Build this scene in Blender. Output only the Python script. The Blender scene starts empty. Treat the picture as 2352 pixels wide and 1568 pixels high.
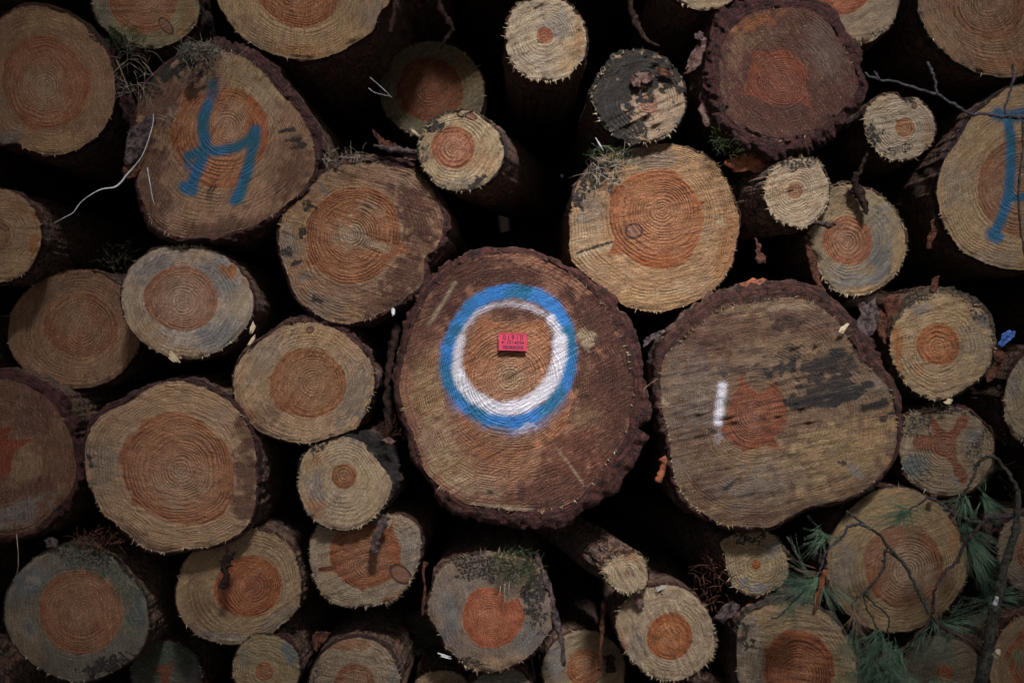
import bpy, math, random
import numpy as np
from mathutils import Vector, noise as mnoise

# ------------------------------------------------------------------ camera, sky, sun
R = math.radians
SC = bpy.context.scene
COL = SC.collection
S = 1.25 / 2352.0          # metres per working unit in the plane of the cut faces
D = 1.5                    # camera distance from that plane

cam_d = bpy.data.cameras.new('camera')
cam = bpy.data.objects.new('camera', cam_d)
COL.objects.link(cam)
cam.location = (0, -D, 0)
cam.rotation_euler = (R(90), 0, 0)
cam_d.sensor_width = 36
cam_d.lens = 36 * D / 1.25
cam_d.clip_start = 0.02
cam_d.clip_end = 500
cam_d.dof.use_dof = True
cam_d.dof.focus_distance = D
cam_d.dof.aperture_fstop = 5.0
SC.camera = cam

SUN_EL, SUN_AZ = 47.0, 12.0     # elevation; azimuth to the right of the camera's back
wd = bpy.data.worlds.new("World")
SC.world = wd
wd.use_nodes = True
wn = wd.node_tree
bg = wn.nodes['Background']
sky = wn.nodes.new('ShaderNodeTexSky')
sky.sky_type = 'NISHITA'
sky.sun_disc = False
sky.sun_elevation = R(SUN_EL)
sky.sun_rotation = R(180 - SUN_AZ)
sky.air_density = 1.0
sky.dust_density = 4.0
wn.links.new(sky.outputs[0], bg.inputs[0])
bg.inputs[1].default_value = 0.055
ld = bpy.data.lights.new('sun', 'SUN')
ld.energy = 4.5
ld.angle = R(10)
ld.color = (1.0, 0.965, 0.92)
sun = bpy.data.objects.new('sun', ld)
COL.objects.link(sun)
dv = Vector((math.sin(R(SUN_AZ)) * math.cos(R(SUN_EL)), -math.cos(R(SUN_AZ)) * math.cos(R(SUN_EL)), math.sin(R(SUN_EL))))
sun.rotation_euler = dv.to_track_quat('Z', 'Y').to_euler()
sun.location = (1, -3, 4)
SC.view_settings.view_transform = 'Standard'
SC.view_settings.look = 'None'
SC.view_settings.exposure = 1.28
SC.view_settings.gamma = 1.0

# ------------------------------------------------------------------ small helpers
rng = np.random.default_rng(7)
random.seed(11)


def squash(d):
    """the cut ends stand nearly flush; only what lies deep in the gaps or well in front keeps its full offset"""
    a = abs(d)
    if a < 0.06: return d * 0.4
    if a < 0.16: return math.copysign(0.024 + (a - 0.06) * 1.36, d)
    return d


def P(x, y, d=0.0):
    """picture-plane units -> world point at depth d behind the plane of the cuts"""
    d = squash(d)
    k = (D + d) / D * S
    return Vector(((x - 1176.0) * k, d, (784.0 - y) * k))


def tag(o, label=None, cat=None, group=None, kind=None):
    if label: o['label'] = label
    if cat: o['category'] = cat
    if group: o['group'] = group
    if kind: o['kind'] = kind
    return o


def empty(name, loc=(0, 0, 0)):
    o = bpy.data.objects.new(name, None)
    o.empty_display_size = 0.05
    o.location = loc
    COL.objects.link(o)
    return o


def mesh_obj(name, verts, faces, mat, parent=None, smooth=True, attrs=None):
    me = bpy.data.meshes.new(name)
    me.from_pydata([tuple(map(float, v)) for v in verts], [], faces)
    if attrs:
        for k, a in attrs.items():
            a = np.asarray(a, dtype=np.float32)
            if a.ndim == 1:
                at = me.attributes.new(k, 'FLOAT', 'POINT')
                at.data.foreach_set('value', a)
            else:
                at = me.attributes.new(k, 'FLOAT_VECTOR', 'POINT')
                at.data.foreach_set('vector', a.ravel())
    me.update()
    if smooth:
        me.polygons.foreach_set('use_smooth', [True] * len(me.polygons))
    me.materials.append(mat)
    o = bpy.data.objects.new(name, me)
    COL.objects.link(o)
    if parent:
        o.parent = parent
        o.matrix_parent_inverse = parent.matrix_basis.inverted()
    return o


def vnoise(x, y, seed=0):
    x = np.asarray(x, float); y = np.asarray(y, float)
    xi = np.floor(x).astype(np.int64); yi = np.floor(y).astype(np.int64)
    fx = x - xi; fy = y - yi
    fx = fx * fx * (3 - 2 * fx); fy = fy * fy * (3 - 2 * fy)

    def h(a, b):
        n = (a * 374761393 + b * 668265263 + seed * 1274126177) & 0x7fffffff
        n = ((n ^ (n >> 13)) * 1274126177) & 0x7fffffff
        n = n ^ (n >> 16)
        return (n & 0xffff) / 65535.0
    return ((h(xi, yi) * (1 - fx) + h(xi + 1, yi) * fx) * (1 - fy) + (h(xi, yi + 1) * (1 - fx) + h(xi + 1, yi + 1) * fx) * fy) * 2 - 1


def fbm(x, y, seed=0, o=3):
    s = 0; a = 1.0; t = 0
    for i in range(o):
        s = s + a * vnoise(x * 2 ** i, y * 2 ** i, seed + i * 17); t += a; a *= 0.5
    return s / t


def sstep(a, b, x):
    t = np.clip((x - a) / (b - a), 0, 1)
    return t * t * (3 - 2 * t)


# ------------------------------------------------------------------ node helpers
class NB:
    def __init__(s, name):
        s.m = bpy.data.materials.new(name); s.m.use_nodes = True
        s.t = s.m.node_tree; s.b = s.t.nodes['Principled BSDF']

    def n(s, typ, **kw):
        n = s.t.nodes.new(typ)
        for k, v in kw.items(): setattr(n, k, v)
        return n

    def put(s, sock, v):
        if isinstance(v, bpy.types.NodeSocket): s.t.links.new(v, sock)
        elif isinstance(v, (tuple, list)) and len(v) == 3 and sock.type == 'RGBA': sock.default_value = (*v, 1)
        else: sock.default_value = v

    def math(s, op, a, b=0.0, c=0.0, clamp=False):
        n = s.n('ShaderNodeMath', operation=op, use_clamp=clamp)
        s.put(n.inputs[0], a); s.put(n.inputs[1], b); s.put(n.inputs[2], c)
        return n.outputs[0]

    def mix(s, f, a, b, mode='MIX'):
        n = s.n('ShaderNodeMix', data_type='RGBA', blend_type=mode)
        s.put(n.inputs[0], f); s.put(n.inputs[6], a); s.put(n.inputs[7], b)
        return n.outputs[2]

    def attr(s, name):
        n = s.n('ShaderNodeAttribute', attribute_name=name)
        return n

    def sep(s, v):
        n = s.n('ShaderNodeSeparateXYZ'); s.put(n.inputs[0], v); return n.outputs

    def mapping(s, v, scale):
        n = s.n('ShaderNodeVectorMath', operation='MULTIPLY'); s.put(n.inputs[0], v); n.inputs[1].default_value = scale
        return n.outputs[0]

    def noise(s, v, scale, detail=3.0, rough=0.55, dist=0.0):
        n = s.n('ShaderNodeTexNoise'); s.put(n.inputs['Vector'], v)
        n.inputs['Scale'].default_value = scale; n.inputs['Detail'].default_value = detail
        n.inputs['Roughness'].default_value = rough; n.inputs['Distortion'].default_value = dist
        return n.outputs[0]

    def ss(s, x, a, b):
        n = s.n('ShaderNodeMapRange', interpolation_type='SMOOTHSTEP')
        s.put(n.inputs[0], x); s.put(n.inputs[1], a); s.put(n.inputs[2], b)
        n.inputs[3].default_value = 0; n.inputs[4].default_value = 1
        return n.outputs[0]

    def bump(s, h, strength, dist, normal=None):
        n = s.n('ShaderNodeBump'); n.inputs['Strength'].default_value = strength
        n.inputs['Distance'].default_value = dist; s.put(n.inputs['Height'], h)
        if normal is not None: s.put(n.inputs['Normal'], normal)
        return n.outputs[0]


def wood_material():
    """cut log face: ring, sap/heart colour, stains and spray paint all read from mesh attributes"""
    k = NB('cut_wood')
    lc = k.attr('lc').outputs['Vector']            # x along the saw stroke, y across, z seed (working units)
    at = k.sep(k.attr('ra').outputs['Vector'])     # ring phase, heart distance, ring contrast
    sap = k.attr('sapc').outputs['Color']
    hea = k.attr('heac').outputs['Color']
    m1 = k.sep(k.attr('m1').outputs['Vector'])     # stain, grime, green
    m2 = k.sep(k.attr('m2').outputs['Vector'])     # blue paint, white paint, knot
    nf = k.noise(lc, 0.16, 4, 0.65)                # ~6 unit blotches
    nm = k.noise(lc, 0.045, 3, 0.6)
    ng = k.noise(k.mapping(lc, (0.045, 0.30, 1)), 1.0, 4, 0.75)     # fibres along the saw stroke
    nl = k.noise(k.mapping(lc, (0.005, 0.17, 1)), 1.0, 4, 0.75)   # long saw lines
    ns = k.noise(lc, 0.40, 3, 0.85)                 # speckle
    # rings
    ph = k.math('ADD', at[0], k.math('MULTIPLY', k.math('SUBTRACT', nm, 0.5), 0.8))
    ph = k.math('ADD', ph, k.math('MULTIPLY', k.math('SUBTRACT', nf, 0.5), 0.45))
    ph = k.math('ADD', ph, k.math('ADD', k.math('MULTIPLY', k.math('SINE', k.math('MULTIPLY', at[0], 0.83)), 0.4), k.math('MULTIPLY', k.math('SINE', k.math('MULTIPLY', at[0], 0.21)), 1.1)))
    sn = k.math('SINE', k.math('MULTIPLY', ph, 6.28318))
    ring = k.ss(sn, -0.5, 0.95)
    big = k.math('SINE', k.math('MULTIPLY', ph, 1.31))
    inh = k.ss(at[1], -2.0, 4.0)
    patch = k.math('ADD', 0.18, k.math('MULTIPLY', k.ss(k.noise(lc, 0.022, 2, 0.5), 0.36, 0.66), 0.75))
    grain = k.math('ADD', 0.45, k.math('MULTIPLY', k.ss(ns, 0.35, 0.58), 0.55))
    ringamt = k.math('MULTIPLY', k.math('MULTIPLY', ring, at[2]), k.math('MULTIPLY', patch, grain))
    ringamt = k.math('MULTIPLY', ringamt, k.math('ADD', 0.75, k.math('MULTIPLY', inh, 0.35)))
    sw = k.attr('sw').outputs['Fac']
    # heart edge
    he = k.math('ADD', at[1], k.math('MULTIPLY', k.math('SUBTRACT', nf, 0.5), 3.0))
    hm = k.ss(he, -2.2, 0.4)
    rim = k.math('MULTIPLY', k.ss(he, -1.0, 3.0), k.math('SUBTRACT', 1.0, k.ss(he, 5.0, 26.0)))
    hea2 = k.mix(k.math('MULTIPLY', rim, 0.55), hea, k.mix(1.0, hea, (0.86, 0.62, 0.45), 'MULTIPLY'))
    hea2 = k.mix(k.math('MULTIPLY', k.ss(ns, 0.47, 0.62), 0.45), hea2, k.mix(1.0, hea2, (1.25, 1.75, 2.2), 'MULTIPLY'))
    base = k.mix(hm, sap, hea2)
    # blotchy tone
    base = k.mix(k.ss(nm, 0.25, 0.8), k.mix(1.0, base, (0.72, 0.69, 0.68), 'MULTIPLY'), base)
    base = k.mix(k.math('MULTIPLY', k.ss(big, -0.2, 1), 0.16), base, k.mix(1.0, base, (0.6, 0.5, 0.42), 'MULTIPLY'))
    base = k.mix(k.math('MULTIPLY', ringamt, 1.0), base, k.mix(1.0, base, (0.34, 0.26, 0.21), 'MULTIPLY'))
    # fibres, saw lines and glint flecks
    base = k.mix(k.math('MULTIPLY', k.ss(ng, 0.50, 0.34), k.math('MULTIPLY', sw, 0.75)), base, k.mix(1.0, base, (0.34, 0.29, 0.26), 'MULTIPLY'))
    base = k.mix(k.math('MULTIPLY', k.ss(ng, 0.54, 0.68), k.math('MULTIPLY', sw, 0.6)), base, k.mix(1.0, base, (1.75, 1.68, 1.6), 'MULTIPLY'))
    base = k.mix(k.math('MULTIPLY', k.ss(nl, 0.42, 0.34), k.math('MULTIPLY', sw, 0.8)), base, k.mix(1.0, base, (0.40, 0.36, 0.34), 'MULTIPLY'))
    base = k.mix(k.math('MULTIPLY', k.ss(nl, 0.62, 0.75), 0.4), base, k.mix(1.0, base, (1.5, 1.45, 1.35), 'MULTIPLY'))
    base = k.mix(k.math('MULTIPLY', k.ss(ns, 0.50, 0.38), 0.85), base, k.mix(1.0, base, (0.40, 0.36, 0.34), 'MULTIPLY'))
    glint = k.math('MULTIPLY', k.ss(ns, 0.56, 0.64), k.ss(ng, 0.44, 0.58))  # bright flecks: wet resin glints painted into the base colour
    base = k.mix(k.math('MULTIPLY', glint, 0.75), base, k.mix(0.45, k.mix(1.0, base, (2.1, 2.0, 1.9), 'MULTIPLY'), (0.80, 0.70, 0.60)))
    # green algae, blue-black stain, grime
    gr = k.math('MULTIPLY', m1[2], k.ss(nf, 0.38, 0.6))
    base = k.mix(gr, base, (0.035, 0.07, 0.05))
    st = k.ss(k.math('ADD', m1[0], k.math('MULTIPLY', k.math('MULTIPLY', k.math('SUBTRACT', ng, 0.5), 2.2), k.ss(m1[0], 0.05, 0.5))), 0.40, 0.62)
    base = k.mix(k.math('MULTIPLY', st, 0.90), base, k.mix(k.ss(ns, 0.5, 0.66), (0.007, 0.009, 0.014), (0.035, 0.036, 0.042)))
    gm = k.ss(k.math('ADD', m1[1], k.math('MULTIPLY', k.math('MULTIPLY', k.math('SUBTRACT', nf, 0.5), 2.2), k.ss(m1[1], 0.05, 0.5))), 0.36, 0.66)
    base = k.mix(gm, base, k.mix(k.ss(ns, 0.45, 0.7), (0.018, 0.014, 0.013), (0.10, 0.085, 0.075)))
    # knot: dark rim, reddish inside
    kn = m2[2]
    kin = k.ss(kn, 0.0, 0.06)
    base = k.mix(kin, base, k.mix(k.ss(kn, 0.14, 0.34), (0.085, 0.036, 0.028), (0.24, 0.12, 0.08)))
    # paint
    pn = k.math('ADD', k.math('MULTIPLY', k.math('SUBTRACT', ns, 0.5), 2.2), k.math('MULTIPLY', k.math('SUBTRACT', ng, 0.5), 1.6))
    def cover(m):
        e = k.math('MULTIPLY', k.math('MULTIPLY', m, k.math('SUBTRACT', 1.35, m)), pn)
        return k.ss(k.math('ADD', m, k.math('MULTIPLY', e, 1.2)), 0.12, 1.0)
    tone = k.ss(k.noise(lc, 0.016, 2, 0.5), 0.40, 0.62)
    pb = cover(m2[0])
    pv = k.attr('pv').outputs['Fac']
    bc = k.mix(tone, (0.004, 0.125, 0.205), (0.010, 0.140, 0.310))
    bc = k.mix(pv, bc, k.mix(tone, (0.010, 0.190, 0.400), (0.035, 0.270, 0.800)))
    bc = k.mix(k.math('MULTIPLY', k.ss(ng, 0.52, 0.66), k.math('ADD', 0.2, k.math('MULTIPLY', pv, 0.5))), bc, (0.12, 0.45, 0.95))
    bc = k.mix(k.math('MULTIPLY', k.ss(ns, 0.50, 0.36), 0.6), bc, (0.004, 0.045, 0.10))
    bc = k.mix(k.math('MULTIPLY', ring, 0.35), bc, k.mix(1.0, bc, (0.25, 0.3, 0.35), 'MULTIPLY'))
    base = k.mix(k.math('MULTIPLY', pb, 0.95), base, bc)
    pw = cover(m2[1])
    wc = k.mix(k.math('MULTIPLY', k.ss(ns, 0.46, 0.34), 0.5), (0.84, 0.82, 0.95), (0.30, 0.25, 0.32))
    base = k.mix(k.math('MULTIPLY', pw, 0.97), base, wc)
    k.put(k.b.inputs['Base Color'], base)
    rough = k.math('ADD', 0.40, k.math('MULTIPLY', nf, 0.25))
    k.put(k.b.inputs['Roughness'], rough)
    k.b.inputs['Specular IOR Level'].default_value = 0.35
    h = k.math('ADD', k.math('MULTIPLY', ng, k.math('MULTIPLY', sw, 1.1)), k.math('MULTIPLY', ringamt, -0.7))
    h = k.math('ADD', h, k.math('MULTIPLY', nl, k.math('MULTIPLY', sw, 1.2)))
    h = k.math('ADD', h, k.math('MULTIPLY', ns, 1.3))
    h = k.math('ADD', h, k.math('MULTIPLY', nf, 0.8))
    k.put(k.b.inputs['Normal'], k.bump(h, 1.0, 0.0042))
    return k.m


def bark_material():
    k = NB('pine_bark')
    lc = k.attr('lc').outputs['Vector']
    fr = k.attr('front').outputs['Fac']
    c0 = k.attr('barkc').outputs['Color']
    n1 = k.noise(lc, 0.05, 5, 0.65)
    n2 = k.noise(lc, 0.22, 4, 0.7)
    n3 = k.noise(lc, 0.8, 2, 0.7)
    vo = k.n('ShaderNodeTexVoronoi', feature='DISTANCE_TO_EDGE')
    wv = k.n('ShaderNodeVectorMath', operation='ADD'); k.put(wv.inputs[0], k.mapping(lc, (0.055, 0.035, 0.055)))
    nn = k.n('ShaderNodeTexNoise'); k.put(nn.inputs['Vector'], lc); nn.inputs['Scale'].default_value = 0.06
    k.put(wv.inputs[1], nn.outputs[1])
    k.put(vo.inputs['Vector'], wv.outputs[0]); vo.inputs['Scale'].default_value = 1.0
    crack = k.ss(vo.outputs[0], 0.10, 0.0)
    side = k.mix(k.ss(n1, 0.35, 0.68), (0.10, 0.072, 0.066), (0.30, 0.155, 0.10))
    side = k.mix(k.ss(n2, 0.56, 0.72), side, (0.24, 0.21, 0.20))
    side = k.mix(crack, side, (0.014, 0.010, 0.009))
    pl = k.attr('pl').outputs['Vector']
    ly = k.noise(k.mapping(pl, (0.035, 0.22, 1)), 1.0, 4, 0.7)      # papery layers following the outline
    lz = k.noise(k.mapping(pl, (0.10, 0.05, 1)), 1.0, 4, 0.75)
    red = k.mix(k.ss(ly, 0.40, 0.58), k.mix(1.0, c0, (0.30, 0.28, 0.30), 'MULTIPLY'), c0)
    red = k.mix(k.math('MULTIPLY', k.ss(ly, 0.60, 0.68), 0.55), red, k.mix(1.0, c0, (1.9, 2.2, 2.2), 'MULTIPLY'))
    red = k.mix(k.math('MULTIPLY', k.ss(lz, 0.52, 0.62), 0.85), red, (0.016, 0.012, 0.012))
    red = k.mix(k.math('MULTIPLY', k.ss(n3, 0.62, 0.70), 0.45), red, (0.26, 0.19, 0.16))
    k.put(k.b.inputs['Base Color'], k.mix(k.ss(fr, 0.35, 0.75), side, red))
    k.b.inputs['Roughness'].default_value = 0.75
    k.b.inputs['Specular IOR Level'].default_value = 0.3
    h = k.math('ADD', k.math('MULTIPLY', n2, 1.0), k.math('MULTIPLY', k.math('MULTIPLY', crack, k.math('SUBTRACT', 1.0, fr)), -1.0))
    h = k.math('ADD', h, k.math('MULTIPLY', n3, 0.45))
    h = k.math('ADD', h, k.math('MULTIPLY', k.math('MULTIPLY', ly, fr), 2.0))
    h = k.math('ADD', h, k.math('MULTIPLY', k.math('MULTIPLY', k.ss(lz, 0.62, 0.52), fr), 0.8))
    k.put(k.b.inputs['Normal'], k.bump(h, 1.0, 0.005))
    return k.m


def simple_mat(name, c1, c2, scale=120, rough=0.7, bump=0.3, stretch=(1, 1, 1), spec=0.3, dist=0.001):
    k = NB(name)
    tc = k.n('ShaderNodeTexCoord').outputs['Object']
    v = k.mapping(tc, stretch)
    a = k.noise(v, scale, 4, 0.65)
    k.put(k.b.inputs['Base Color'], k.mix(k.ss(a, 0.36, 0.64), c1, c2))
    k.b.inputs['Roughness'].default_value = rough
    k.b.inputs['Specular IOR Level'].default_value = spec
    k.put(k.b.inputs['Normal'], k.bump(k.noise(v, scale * 2.5, 3, 0.7), bump, dist))
    return k.m


M_WOOD = wood_material()
M_BARK = bark_material()
M_FIBRE = simple_mat('pale_splinter', (0.24, 0.185, 0.11), (0.46, 0.38, 0.26), 60, 0.7)
M_FLAKE_R = simple_mat('red_bark_flake', (0.026, 0.011, 0.008), (0.115, 0.046, 0.030), 160, 0.8, 1.0, spec=0.12, dist=0.003)
M_FLAKE_P = simple_mat('pink_bark_flake', (0.035, 0.018, 0.017), (0.155, 0.092, 0.082), 140, 0.7, 0.9, spec=0.15, dist=0.003)
M_FLAKE_G = simple_mat('grey_bark_flake', (0.018, 0.013, 0.014), (0.11, 0.08, 0.082), 160, 0.8, 1.0, spec=0.1, dist=0.003)
M_FLAKE_D = simple_mat('dark_bark_flake', (0.007, 0.005, 0.005), (0.040, 0.022, 0.018), 160, 0.85, 1.0, spec=0.08, dist=0.003)
M_ORANGE = simple_mat('orange_bark_strip', (0.09, 0.028, 0.014), (0.27, 0.082, 0.038), 120, 0.7, 0.9)
M_STRAW = simple_mat('dry_grass', (0.16, 0.13, 0.095), (0.38, 0.33, 0.27), 50, 0.6)
M_PALE = simple_mat('white_grass_blade', (0.30, 0.31, 0.33), (0.55, 0.56, 0.60), 40, 0.5)
M_MOSS = simple_mat('moss', (0.012, 0.022, 0.010), (0.05, 0.075, 0.030), 200, 0.9)
M_NEEDLE = simple_mat('pine_needle', (0.034, 0.085, 0.056), (0.125, 0.205, 0.130), 30, 0.4, 0.1, spec=0.5)
M_NEEDLE_B = simple_mat('brown_pine_needle', (0.09, 0.055, 0.038), (0.20, 0.14, 0.10), 30, 0.5, 0.1)
M_TWIG = simple_mat('twig_bark', (0.014, 0.016, 0.013), (0.062, 0.060, 0.050), 260, 0.85, 1.0, spec=0.15, dist=0.002)
M_TWIG_R = simple_mat('brown_twig_bark', (0.022, 0.015, 0.015), (0.080, 0.052, 0.050), 260, 0.85, 1.0, spec=0.15, dist=0.002)
M_TWIG_B = simple_mat('bluish_twig_bark', (0.018, 0.018, 0.025), (0.062, 0.058, 0.072), 260, 0.85, 1.0, spec=0.15, dist=0.002)
M_TAG = simple_mat('red_tag_plastic', (0.34, 0.024, 0.058), (0.45, 0.038, 0.082), 160, 0.4, 0.15, spec=0.5)
M_INK = simple_mat('black_ink', (0.02, 0.005, 0.02), (0.05, 0.01, 0.04), 60, 0.6)
M_BLUE = simple_mat('blue_sprayed_bark', (0.008, 0.03, 0.15), (0.05, 0.13, 0.42), 260, 0.5, 0.9)
M_SOIL = simple_mat('forest_soil', (0.018, 0.013, 0.009), (0.055, 0.040, 0.028), 6, 0.95, 0.8, dist=0.02)

# ------------------------------------------------------------------ log builder
def ell(cx, cy, rx, ry, rot=0, n=14, seed=0, irr=0.035):
    out = []
    for i in range(n):
        a = 2 * math.pi * i / n
        k = 1 + irr * math.sin(a * 2 + seed * 1.7) + irr * 0.8 * math.sin(a * 3 + seed * 2.9) + irr * 0.4 * math.sin(5 * a + seed)
        x = rx * k * math.cos(a); y = ry * k * math.sin(a)
        c, s = math.cos(R(rot)), math.sin(R(rot))
        out.append((cx + x * c - y * s, cy + x * s + y * c))
    return out


def closed_spline(pts, sub=14):
    p = np.array(pts, float); n = len(p); out = []
    for i in range(n):
        a, b, c, d = p[i - 1], p[i], p[(i + 1) % n], p[(i + 2) % n]
        for j in range(sub):
            t = j / sub
            out.append(0.5 * ((2 * b) + (-a + c) * t + (2 * a - 5 * b + 4 * c - d) * t * t + (-a + 3 * b - 3 * c + d) * t ** 3))
    return np.array(out)


def radial(pts, pith, th, smooth=True, sub=14):
    if smooth:
        q = closed_spline(pts, sub)
    else:
        p = np.array(pts, float); q = []
        for i in range(len(p)):
            a, b = p[i], p[(i + 1) % len(p)]
            for j in range(24): q.append(a + (b - a) * j / 24)
        q = np.array(q)
    dx = q[:, 0] - pith[0]; dy = q[:, 1] - pith[1]
    an = np.mod(np.arctan2(dy, dx), 2 * math.pi); ra = np.hypot(dx, dy)
    o = np.argsort(an)
    return np.interp(th, an[o], ra[o], period=2 * math.pi)


def seg_dist(X, Y, pts):
    d = np.full(X.shape, 1e9)
    for (x0, y0), (x1, y1) in zip(pts[:-1], pts[1:]):
        vx, vy = x1 - x0, y1 - y0
        t = np.clip(((X - x0) * vx + (Y - y0) * vy) / (vx * vx + vy * vy + 1e-9), 0, 1)
        d = np.minimum(d, np.hypot(X - x0 - t * vx, Y - y0 - t * vy))
    return d


SAP = {'tan': (0.55, 0.350, 0.200), 'yellow': (0.56, 0.385, 0.21), 'grey': (0.40, 0.345, 0.26), 'brown': (0.38, 0.215, 0.125),
       'cream': (0.62, 0.51, 0.33), 'dim': (0.35, 0.27, 0.17), 'olive': (0.38, 0.32, 0.175), 'purple': (0.21, 0.105, 0.075)}
HEA = {'orange': (0.43, 0.200, 0.098), 'red': (0.38, 0.150, 0.072), 'brown': (0.37, 0.190, 0.105), 'pink': (0.47, 0.250, 0.160)}
TINT = {'dark': (0.120, 0.043, 0.031), 'grey': (0.27, 0.255, 0.24), 'rust': (0.44, 0.16, 0.04), 'pale': (0.62, 0.50, 0.34),
        'tan': (0.46, 0.32, 0.17), 'black': (0.03, 0.026, 0.026), 'bluegrey': (0.21, 0.24, 0.28), 'yellow': (0.57, 0.365, 0.18),
        'hpale': (0.50, 0.34, 0.22), 'hdark': (0.24, 0.065, 0.03), 'horange': (0.50, 0.14, 0.04), 'hsap': (0.33, 0.165, 0.095), 'red': (0.22, 0.075, 0.045)}
LOGI = 0
LOGS = {}


def feat_mask(f, X, Y, seed):
    if f[0] == 'b':
        _, ch, x, y, rx, ry, rot, val = f
        c, s = math.cos(R(rot)), math.sin(R(rot))
        u = ((X - x) * c + (Y - y) * s) / rx; v = (-(X - x) * s + (Y - y) * c) / ry
        d = np.hypot(u, v)
        if ch == 'knot': return np.clip(1 - d, 0, 1)
        d = d + 0.5 * fbm(X / max(rx, ry) * 2.2, Y / max(rx, ry) * 2.2, seed + 5) + 0.75 * fbm(X / 13, Y / 13, seed + 6, 2)
        return val * (1 - sstep(0.6, 1.2, d))
    _, ch, pts, w, soft, val = f
    d = seg_dist(X, Y, pts)
    if ch == 'stain': d = d + 8 * fbm(X / 24, Y / 10, seed + 31)
    if ch in ('blue', 'white'): d = d + 2.5 * fbm(X / 9, Y / 9, seed + 21)
    return val * (1 - sstep(w - soft, w + soft, d))


def build_log(key, label, out, pith, heart=None, y=0.0, tilt=(0, 0), sap='tan', hea='orange', saw=-15, ring=7.5, rc=0.6,
              bark=(6, 4), barkc=(0.13, 0.045, 0.034), outer=None, feats=(), fib=40, slope=(0, 0), big=False, length=2.4, knots=(), rough=1.0, jag=1.0, sw=None, pv=0.0, drift=1.0):
    y = squash(y)
    global LOGI
    LOGI += 1; seed = LOGI * 31
    r_ = np.random.default_rng(seed)
    N = 320 if big else 168
    K = 60 if big else 30
    th = np.arange(N) * 2 * math.pi / N
    rw = radial(out, pith, th)
    cx, cy = np.cos(th), np.sin(th)
    rm = rw.mean()
    rw = rw * (1 + 0.012 * jag * fbm(cx * 4 + seed, cy * 4, seed, 4)) + jag * 1.3 * vnoise(cx * 16, cy * 16, seed) + jag * 0.9 * r_.normal(size=N) * 0.7
    fr = (np.arange(1, K + 1) / K) ** 0.92
    F_, T_ = np.meshgrid(fr, np.arange(N), indexing='ij')
    rr = F_ * rw[T_]
    X = np.concatenate([[pith[0]], (pith[0] + rr * cx[T_]).ravel()])
    Y = np.concatenate([[pith[1]], (pith[1] + rr * cy[T_]).ravel()])
    rad = np.concatenate([[0], rr.ravel()])
    ff = np.concatenate([[0], F_.ravel()])
    tix = np.concatenate([[0], T_.ravel()])
    # ring phase, round at the pith and following the outline at the bark
    rav = rw.copy()
    for _ in range(3): rav = (np.roll(rav, 1) + rav + np.roll(rav, -1)) / 3
    w_ = sstep(0.1, 1.0, ff) * 0.85
    ringr = rad * (1 - w_) + ff * rm * w_
    ringr = ringr + 3.5 * fbm(X / 60, Y / 60, seed + 3)
    # heart distance
    if heart is None: hsd = np.full(X.shape, -50.0)
    else:
        if isinstance(heart[0], str): hp = closed_spline(ell(heart[1], heart[2], heart[3], heart[4], n=18, seed=seed % 7, irr=0.02), 4)
        else: hp = np.array(heart, float)
        hp = np.vstack([hp, hp[:1]])
        dist = seg_dist(X, Y, [tuple(p) for p in hp])
        ins = np.zeros(X.shape, bool)
        for (x0, y0), (x1, y1) in zip(hp[:-1], hp[1:]):
            c_ = ((y0 > Y) != (y1 > Y)) & (X < (x1 - x0) * (Y - y0) / (y1 - y0 + 1e-12) + x0)
            ins ^= c_
        hsd = np.where(ins, dist, -dist)
    feats = list(feats)
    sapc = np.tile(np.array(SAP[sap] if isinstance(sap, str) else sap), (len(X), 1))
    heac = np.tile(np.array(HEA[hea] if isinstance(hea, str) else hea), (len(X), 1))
    # natural tone drift over the face
    for cname, sc, am in (('dark', 90, 0.32), ('grey', 60, 0.30), ('yellow', 75, 0.40)):
        m = am * drift * sstep(0.0, 0.75, fbm(X / sc, Y / sc, seed + len(cname) * 7, 3))[:, None]
        sapc = sapc * (1 - m) + np.array(TINT[cname]) * m
    m = 0.35 * sstep(0.0, 0.7, fbm(X / 55, Y / 55, seed + 77, 3))[:, None]
    heac = heac * (1 - m) + np.array((0.33, 0.085, 0.03)) * m
    m = 0.30 * sstep(-0.1, 0.5, fbm(X / 40, Y / 40, seed + 99, 3))[:, None] + 0.50 * (1 - sstep(0.05, 0.75, rad / np.maximum(rad + hsd, 8)))[:, None]
    m = np.clip(m, 0, 0.75)
    heac = heac * (1 - m) + heac * np.array((1.12, 1.40, 1.65)) * m
    ch = {c: np.zeros(len(X)) for c in ('stain', 'grime', 'green', 'blue', 'white', 'knot')}
    for kx, ky, ka, kb, kr in knots: feats.append(('b', 'knot', kx, ky, ka, kb, kr, 1))
    for f in feats:
        m = feat_mask(f, X, Y, seed)
        c = f[1]
        if c in ch: ch[c] = np.maximum(ch[c], m)
        else:
            mm = np.clip(m, 0, 1)[:, None]
            if not c.startswith('h'): sapc = sapc * (1 - mm) + np.array(TINT[c]) * mm
            if c.startswith('h') or c in ('dark', 'black'):
                mh = mm if c.startswith('h') else mm * 0.12
                heac = heac * (1 - mh) + np.array(TINT[c]) * mh
    sc, ss_ = math.cos(R(saw)), math.sin(R(saw))
    U = (X - pith[0]) * sc + (Y - pith[1]) * ss_; V = -(X - pith[0]) * ss_ + (Y - pith[1]) * sc
    relief = 0.0016 * rough * fbm(X / 28, Y / 28, seed + 1) + 0.0009 * rough * vnoise(U / 60, V / 7, seed + 2) \
        + 0.004 * sstep(0.93, 1.0, ff) * (0.5 + 0.7 * vnoise(cx[tix] * 9, cy[tix] * 9, seed + 8))
    pc = np.array(pith, float)
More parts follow.
